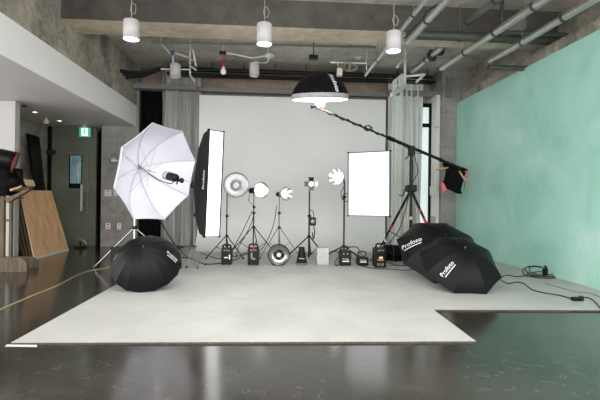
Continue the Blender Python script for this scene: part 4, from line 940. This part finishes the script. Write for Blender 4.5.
def clip(pts, r, m, label, tip=None, grp='clamps on the counterweight bag'):
    th = thing('spring_clamp', label, 'clamp', pts[0], grp)
    MB().tube(pts, r, 8).build('jaw', m, th)
    if tip: MB().tube([pts[-1], pts[-1]+(pts[-1]-pts[-2]).normalized()*.05], r*1.2, 8).build('jaw_tip', tip, th); MB().tube([pts[0]-(pts[1]-pts[0]).normalized()*.05, pts[0]], r*1.2, 8).build('jaw_tip', tip, th)
clip([at(446, 168, 8.89), at(438.5, 169.5, 8.88)], .016, 'light_wood', 'wooden spring clamp with orange tips on the left of the bag', 'orange')
clip([at(460.5, 173, 8.89), at(463, 177, 8.89), at(466, 180.5, 8.89)], .018, 'light_wood', 'wooden spring clamp with orange tips on the right of the bag', 'orange')
clip(smooth([at(465, 171, 8.89), at(467.3, 174, 8.89), at(466, 179, 8.89)]), .014, 'pink', 'pink plastic clamp at the right edge of the bag')
mb = MB().add(*slab([at(441, 182.3, 8.87), at(444, 183, 8.87), at(446.5, 189, 8.87), at(443.5, 192, 8.87)], (0, 1, 0), .04)); single(mb, 'pink_cloth', 'pink', 'pink strip of cloth at the lower left of the bag', 'cloth', loc=at(443, 192, 8.87))
# ------------------------------------------------------------------ things on the floor
def pack(px0, px1, ytop, ybot, label, style, Y=None):
    b = az((px0+px1)/2, ybot, T); Y = b.y; x0, x1 = at(px0, ybot, Y).x, at(px1, ybot, Y).x; zt = at((px0+px1)/2, ytop, Y).z; w = x1-x0; h = zt-T; D_ = w*1.1
    th = thing('power_pack', label, 'power pack', ((x0+x1)/2, Y, T), 'black flash power packs on the white floor')
    bt = T+.01; body_top = T+h*(.8 if style != 'low' else .62)
    bd = MB().rbox((x0, Y, bt), (x1, Y+D_, body_top), .018); 
    for (a, b_) in ((.08, .25), (.75, .92)): bd.box((x0+w*a, Y+.03, T), (x0+w*b_, Y+.08, bt+.01)).box((x0+w*a, Y+D_-.08, T), (x0+w*b_, Y+D_-.03, bt+.01))
    body = bd.build('body', 'black_plastic', th)
    cx = (x0+x1)/2
    if style == 'bat':                                # tall pack with a top handle
        MB().tube([(x0+w*.12, Y+.06, body_top-.01), (x0+w*.14, Y+.06, zt-.03), (x0+w*.25, Y+.06, zt-.012), (x1-w*.25, Y+.06, zt-.012), (x1-w*.14, Y+.06, zt-.03), (x1-w*.12, Y+.06, body_top-.01)], .018, 8).build('handle', 'black_plastic', th)
        MB().box((x0+w*.15, Y-.003, body_top-h*.16), (x1-w*.15, Y+.002, body_top-.015)).build('control_panel', 'dark_plastic', body)
        for k in range(3): MB().lathe([(0, 0), (.012, 0), (.012, .012), (0, .012)], frameM((x0+w*(.3+.2*k), Y-.003, body_top-h*.08), (0, -1, 0)), 10).build('knob', 'logo_grey', body)
    else:
        for k in range(4):
            MB().tube([(x0+w*(.15+.23*k), Y+.05, body_top-.005), (x0+w*(.15+.23*k), Y+.05, body_top+.03)], .016, 8).build('plug', 'dark_plastic' if k != 3 else 'orange', body)
        MB().tube([(x0+w*.1, Y+D_*.6, body_top-.01), (x0+w*.16, Y+D_*.6, zt-.02), (x0+w*.5, Y+D_*.6, zt), (x1-w*.16, Y+D_*.6, zt-.02), (x1-w*.1, Y+D_*.6, body_top-.01)], .014, 8).build('handle', 'dark_plastic', th)
        for k in range(2): MB().tube([(x0+w*(.3+.35*k), Y+.02, body_top-.06), (x0+w*(.3+.35*k), Y-.012, body_top-.06)], .013, 8).build('knob', 'logo_grey', body)
    return th, body, x0, x1, Y, body_top, w, h
th, body, x0, x1, Y, bt, w, h = pack(221, 231.7, 244.5, 265, 'black power pack with small white label, nearest the strip softbox', 'bat')
mb = MB().box((x0+w*.28, Y-.003, T+h*.33), (x0+w*.62, Y+.001, T+h*.39)).box((x0+w*.72, Y-.003, T+h*.28), (x0+w*.85, Y+.001, T+h*.5)); mb.build('label', 'logo_white', body)
th, body, x0, x1, Y, bt, w, h = pack(247.5, 258.7, 244, 265.3, 'black power pack with red tag and pale angular mark, left of the floor dish', 'bat')
mb = MB().box((x0+w*.3, Y-.003, T+h*.32), (x0+w*.42, Y+.001, T+h*.58)).add(*slab([(x0+w*.3, Y-.003, T+h*.36), (x0+w*.45, Y-.003, T+h*.27), (x0+w*.68, Y-.003, T+h*.27), (x0+w*.68, Y-.003, T+h*.33)], (0, 1, 0), .004)); mb.build('label', 'logo_grey', body)
MB().box((x0+w*.42, Y-.012, bt-.0), (x0+w*.6, Y-.004, bt+.045)).build('red_tag', 'red', body, label='red tag')
th, body, x0, x1, Y, bt, w, h = pack(340.3, 351.3, 246.8, 266, 'black power pack with white lettering, right of the grey box', 'gen')
text_on(MB(), 'Profoto', w*.18, frameM(((x0+x1)/2, Y-.002, T+h*.36), (0, -1, 0)), 0).box((x0+w*.2, Y-.002, T+h*.22), (x0+w*.8, Y+.001, T+h*.27)).build('label', 'logo_white', body)
th, body, x0, x1, Y, bt, w, h = pack(358, 368.8, 252, 266, 'lowest and widest black power pack, between the two taller ones at right', 'low')
text_on(MB(), 'Profoto', w*.18, frameM(((x0+x1)/2, Y-.002, T+h*.42), (0, -1, 0)), 0).box((x0+w*.2, Y-.002, T+h*.25), (x0+w*.8, Y+.001, T+h*.32)).build('label', 'logo_white', body)
th, body, x0, x1, Y, bt, w, h = pack(375, 386.3, 243.5, 268, 'tallest black power pack with orange marked label, beside the black bag', 'bat')
MB().box((x0+w*.22, Y-.003, T+h*.3), (x0+w*.76, Y+.001, T+h*.36)).build('label', 'orange', body); MB().box((x0+w*.35, Y-.003, T+h*.38), (x0+w*.68, Y+.001, T+h*.46)).build('label', 'logo_white', body)
for k in range(3): MB().box((x0+w*(.2+.22*k), Y-.003, T+h*.08), (x0+w*(.34+.22*k), Y+.001, T+h*.2)).build('socket', 'cable_grey', body)
# beauty dish standing on edge
b = az(278.8, 265.7, T); R = abs(at(278.8, 244.5, b.y).z-b.z)/2; c = Vector((b.x, b.y+.04, T+R+.004)); th = thing('beauty_dish', 'round silver dish with black centre standing on edge between two packs', 'beauty dish', (b.x, b.y, T))
M = frameM(c, (-.03, -1, .0))
MB().lathe([(R*.5, -.0), (R*.72, .012), (R*.9, .05), (R*.97, .07), (R, .06), (R*.9, .03), (R*.5, -.03)], M, 44).build('dish', 'silver', th)
MB().tube([M @ Vector((R*.985*math.cos(a), R*.985*math.sin(a), .06)) for a in [i*PI/24 for i in range(49)]], .013, 8).build('rim', 'dark_plastic', th)
MB().tube([M @ Vector((R*.78*math.cos(a), R*.78*math.sin(a), .045)) for a in [i*PI/24 for i in range(49)]], .004, 6).build('inner_ring', 'cable_grey', th)
MB().lathe([(R*.5, -.01), (R*.5, .02), (R*.42, .04), (R*.3, .045), (R*.27, .03), (0, .03)], M, 36).build('center_plate', 'black_plastic', th)
MB().lathe([(R*.2, .03), (R*.2, .06), (R*.16, .065), (0, .065)], M, 28).build('hub_cap', 'logo_white', th)
text_on(MB(), 'Profoto', R*.09, M @ Matrix.Translation((0, 0, .067))).build('hub_lettering', 'dark_plastic', th)
for k in range(4):
    a = k*PI/2+.6; MB().lathe([(0, 0), (.01, 0), (.01, .008), (0, .008)], M @ Matrix.Translation((R*.36*math.cos(a), R*.36*math.sin(a), .044)), 10).build('screw', 'chrome', th)
MB().tube([M @ Vector((-R*.7, -R*.8, .07)), M @ Vector((-R*.45, -R*.98, .08))], .012, 6).build('clip', 'dark_plastic', th)
# tapered black grid reflector
b = az(302, 265.3, T); s_ = at(308, 265, b.y).x-b.x; hh = at(302, 248, b.y).z-T; M = Matrix.Translation((b.x, b.y+s_, T)); th = thing('cone_reflector', 'black tapered cone reflector standing on the floor right of the dish', 'reflector', (b.x, b.y+s_, T))
pr_ = [(0, 0), (s_, 0), (s_, hh*.1), (s_*.92, hh*.12)]
for k in range(7):
    t = k/6; r0 = s_*(.88-.42*t); z = hh*(.15+.8*t); pr_ += [(r0, z), (r0, z+hh*.06), (r0*.93, z+hh*.07)]
pr_ += [(s_*.4, hh), (0, hh)]
MB().lathe(pr_, M, 28, False).build('body', 'black_plastic', th); MB().lathe([(s_*1.0, hh*.02), (s_*1.03, hh*.03), (s_*1.03, hh*.09), (s_, hh*.1)], M, 28).build('base_ring', 'cable_grey', th)
text_on(MB(), 'Profoto', .035, frameM((b.x, b.y+s_*.2, T+hh*.38), (0, -1, .4))).build('lettering', 'logo_white', th)
# grey box
b = az(323, 266.2, T); x0, x1 = at(317, 266, b.y).x, at(328.8, 266, b.y).x; zt_ = at(323, 248, b.y).z; th = thing('grey_case', 'plain light grey upright metal case between the cone and a power pack', 'case', (b.x, b.y, T))
MB().rbox((x0, b.y, T), (x1, b.y+.22, zt_), .008).build('body', 'grey_box', th); MB().box((x0+.003, b.y-.003, T+.01), (x1-.003, b.y+.001, T+.03)).build('bottom_edge', 'cable_grey', th)
# black roll bag behind the packs
b = az(393, 262, T); mb = MB().tube([(at(386, 255, b.y).x-.02, b.y+.22, T+.16), (at(388, 255, b.y).x, b.y+.2, T+.17), (at(404, 255, b.y).x, b.y+.14, T+.17), (at(408, 255, b.y).x, b.y+.1, T+.15)], [.13, .165, .165, .12], 18)
th = thing('equipment_bag', 'black rolled equipment bag lying behind the right power pack', 'bag', (b.x, b.y+.2, T)); mb.build('body', 'black_cloth', th)
MB().tube([(b.x+.02, b.y+.02+.17*math.cos(a)+.15, T+.17+.17*math.sin(a)) for a in [i*PI/10 for i in range(21)]], .012, 6).build('strap', 'dark_plastic', th)
# dark case behind the left umbrella
b = az(112.5, 262, 0); z_ = at(112, 247, 7.6).z; th = single(MB().rbox((at(110.5, 250, 7.6).x, 7.6, .0), (at(127, 250, 7.6).x, 7.72, z_), .01), 'dark_case', 'black_plastic', 'black flat case standing on the floor behind the deep black umbrella', 'case')
# floor hardware by the door
b = az(86.5, 246.5, 0); th = thing('floor_stand', 'small dark metal stand base on the floor by the door', 'stand base', (b.x, b.y, 0)); b.y -= .35
MB().tube([(b.x-.15, b.y, .02), (b.x+.15, b.y, .02)], .02, 8).tube([(b.x, b.y-.12, .02), (b.x, b.y+.12, .02)], .02, 8).tube([(b.x, b.y, .02), (b.x, b.y, .2)], .03, 10).build('base', 'black_metal', th)
MB().rbox((b.x-.05, b.y-.05, .18), (b.x+.06, b.y+.05, .27), .015).build('clamp', 'cable_grey', th); MB().tube([(b.x+.05, b.y, .22), (b.x+.16, b.y, .1)], .02, 8).build('lever', 'light_wood', th)
# reel on the right
rc = az(542, 276.5, T); 
mb = MB()
for k in range(4):
    rr = .30-.035*k; mb.tube([(rc.x+rr*1.0*math.cos(a)+.03*math.sin(2*a+k), rc.y+rr*.75*math.sin(a), T+.014+.01*k+max(0, .12*math.sin(a)*(k < 3))+.02*(math.sin(a*1.5+k)**2)*(k % 2)) for a in [i*PI/14 for i in range(29)]], .008, 5)
single(mb, 'cable_coil', 'cable_black', 'loose coil of black cable on the white floor beside the green wall', 'cable')
p = az(547.5, 276, T); th = thing('power_strip', 'black plug block standing in the coil of cable', 'plug', (p.x, p.y, T))
MB().rbox((p.x-.07, p.y-.04, T+.01), (p.x+.08, p.y+.05, T+.13), .015).build('body', 'black_plastic', th); MB().tube([(p.x+.0, p.y-.0, T+.12), (p.x-.05, p.y, T+.17)], .022, 8).build('plug', 'dark_plastic', th); MB().rbox((p.x-.02, p.y-.05, T+.03), (p.x+.04, p.y-.035, T+.09), .003).build('socket', 'logo_grey', th)
p = az(577.5, 301, T); th = thing('cable_connector', 'small black connector block in the cable at the right floor edge', 'connector', (p.x, p.y, T))
MB().rbox((p.x-.07, p.y-.03, T), (p.x+.05, p.y+.04, T+.05), .012).build('body', 'black_plastic', th); MB().rbox((p.x+.03, p.y-.02, T), (p.x+.08, p.y+.03, T+.065), .01).build('plug', 'dark_plastic', th)
# switch box and sconce near the window
p = at(434.3, 190, 10.7); th = thing('wall_socket_box', 'white socket box with conduit beside the window', 'socket box', (p.x, 10.75, p.z-.15))
MB().rbox((p.x-.09, 10.68, p.z-.14), (p.x+.1, 10.79, p.z+.1), .01).build('box', 'outlet_white', th); MB().tube([(p.x+.05, 10.74, p.z+.1), (p.x+.05, 10.74, p.z+.3)], .02, 8).build('conduit', 'outlet_white', th)
p = at(435, 126, 10.7); th = thing('wall_sconce', 'small white spotlight on the plaster strip by the window', 'wall lamp', (p.x, 10.79, p.z))
MB().tube([(p.x+.1, 10.79, p.z), (p.x-.05, 10.68, p.z-.02)], [.05, .03], 12).build('head', 'outlet_white', th); MB().tube([(p.x+.12, 10.8, p.z+.02), (p.x+.12, 10.72, p.z+.02)], .03, 10).build('mount', 'outlet_white', th)
p = at(432.5, 224, 8.6); th = thing('grey_handset', 'small blue grey box standing up behind the right umbrellas', 'box', (p.x, 8.6, T))
MB().tube([(p.x, 8.6, T), (p.x, 8.6, p.z-.02)], .015, 8).build('post', 'black_metal', th); MB().rbox((p.x-.05, 8.56, p.z-.05), (p.x+.05, 8.62, p.z+.16), .012).build('housing', 'pipe_grey', th)

# cables on the floor
def cable(pts, m, label, r=.008, z=T, name='floor_cable'):
    P = [az(x, y, z)+Vector((0, 0, r)) for x, y in pts]; return single(MB().tube(smooth(P), r, 6), name, m, label, 'cable')
cable([(-8, 313), (0, 310), (30, 297), (58, 285.5), (75, 276.5), (90, 271), (112, 267.5)], 'cable_yellow', 'pale yellow cable running over the dark floor to the left edge', .006, 0)
cable([(500.5, 277.5), (508, 275.5), (516, 277), (525, 276), (530, 273)], 'cable_black', 'short black cable from the front umbrella to the cable coil')
cable([(500, 280), (508, 284), (516, 282.5), (524, 284), (532, 290), (545, 293.5), (560, 296), (575, 300.5)], 'cable_black', 'wavy black cable from the front umbrella to the connector block')
cable([(579, 299.5), (585, 298), (592, 300), (600, 308), (606, 314)], 'cable_black', 'black cable leaving the connector toward the right edge')
cable([(545, 284), (560, 288), (575, 292), (590, 294), (604, 299)], 'cable_grey', 'thin grey cable along the foot of the green wall', .006)
cable([(163, 254), (175, 257), (190, 259), (205, 264.5), (222, 263.5)], 'cable_black', 'black cable from the umbrella stand to the first power pack', .011)
cable([(200, 238+15), (208, 256), (218, 259), (226, 257), (240, 256), (247, 252)], 'cable_black', 'black cable crossing behind the first power pack', .009)
cable([(232, 261), (238, 259), (244, 255), (250, 254)], 'cable_black', 'black cable between the first two power packs', .01)
cable([(330, 251.8), (338, 251.5), (345, 252.5)], 'cable_grey', 'short pale cable behind the grey case', .012)
cable([(345, 263), (336, 266), (335, 262), (340, 256.5), (346, 256)], 'cable_black', 'looped black cable left of the lettered power pack', .009)
cable([(351, 257), (356, 262), (362, 266.5), (375, 269), (392, 269.5), (402, 270.5), (414, 270)], 'cable_black', 'long black cable running in front of the right power packs', .008)
cable([(386, 262), (392, 264.5), (398, 266), (405, 266)], 'cable_black', 'black cable from the tallest pack toward the back umbrella', .009)
mb = MB().tube(smooth([at(348, 247.5, 8.15), at(354, 246.8, 8.2), at(358, 248, 8.2), at(360.5, 254, 8.15)]), .01, 6); single(mb, 'pack_cord', 'cable_black', 'cord arching between the lettered pack and the low pack', 'cord')
mb = MB().tube(smooth([at(159, 218, 6.9), at(165, 229, 6.95), at(173, 242, 7.0), at(180, 250, 7.15), az(188, 258, T)+Vector((0, 0, .01)), az(206, 265.5, T)+Vector((0, 0, .01))]), .012, 6); single(mb, 'hanging_cable', 'cable_black', 'black cable hanging from the white umbrella down to the floor', 'cable')
for i, pts_ in enumerate((((252, 211), (247, 222), (240, 236), (234, 247), (232, 254)), ((254, 214), (251, 224), (244, 238), (238, 248), (236, 258)), ((276.5, 206), (275, 218), (271, 232), (264, 246), (259, 251)))):
    P = [at(x, y, YS-.1-.15*k) for k, (x, y) in enumerate(pts_)]; mb = MB().tube(smooth(P), .009, 5)
    single(mb, 'lamp_cable', 'cable_black', ['outer black cable slanting down from the brightest cone lamp', 'inner black cable slanting down from the brightest cone lamp', 'black cable slanting from the faceted lamp to the tagged pack'][i], 'cable')
# yellow-free white tape scrap on the dark floor
single(MB().add(*slab([az(5, 346.5, .001), az(37, 347, .001), az(37, 345, .001), az(7, 344.5, .001)], (0, 0, 1), .001)), 'floor_tape', 'outlet_white', 'short strip of white tape at the left front corner', 'tape')

# ------------------------------------------------------------------ light and view
w = bpy.data.worlds.new('world'); SC.world = w; w.use_nodes = True
bg = w.node_tree.nodes['Background']; bg.inputs[0].default_value = (.995, .97, 1., 1); bg.inputs[1].default_value = 5.4
SC.view_settings.view_transform = 'Standard'; SC.view_settings.look = 'None'; SC.view_settings.gamma = 1; SC.view_settings.exposure = -0.12
SC.view_settings.use_curve_mapping = False
for o in list(C.objects): 
    if o.type == 'LIGHT': pass
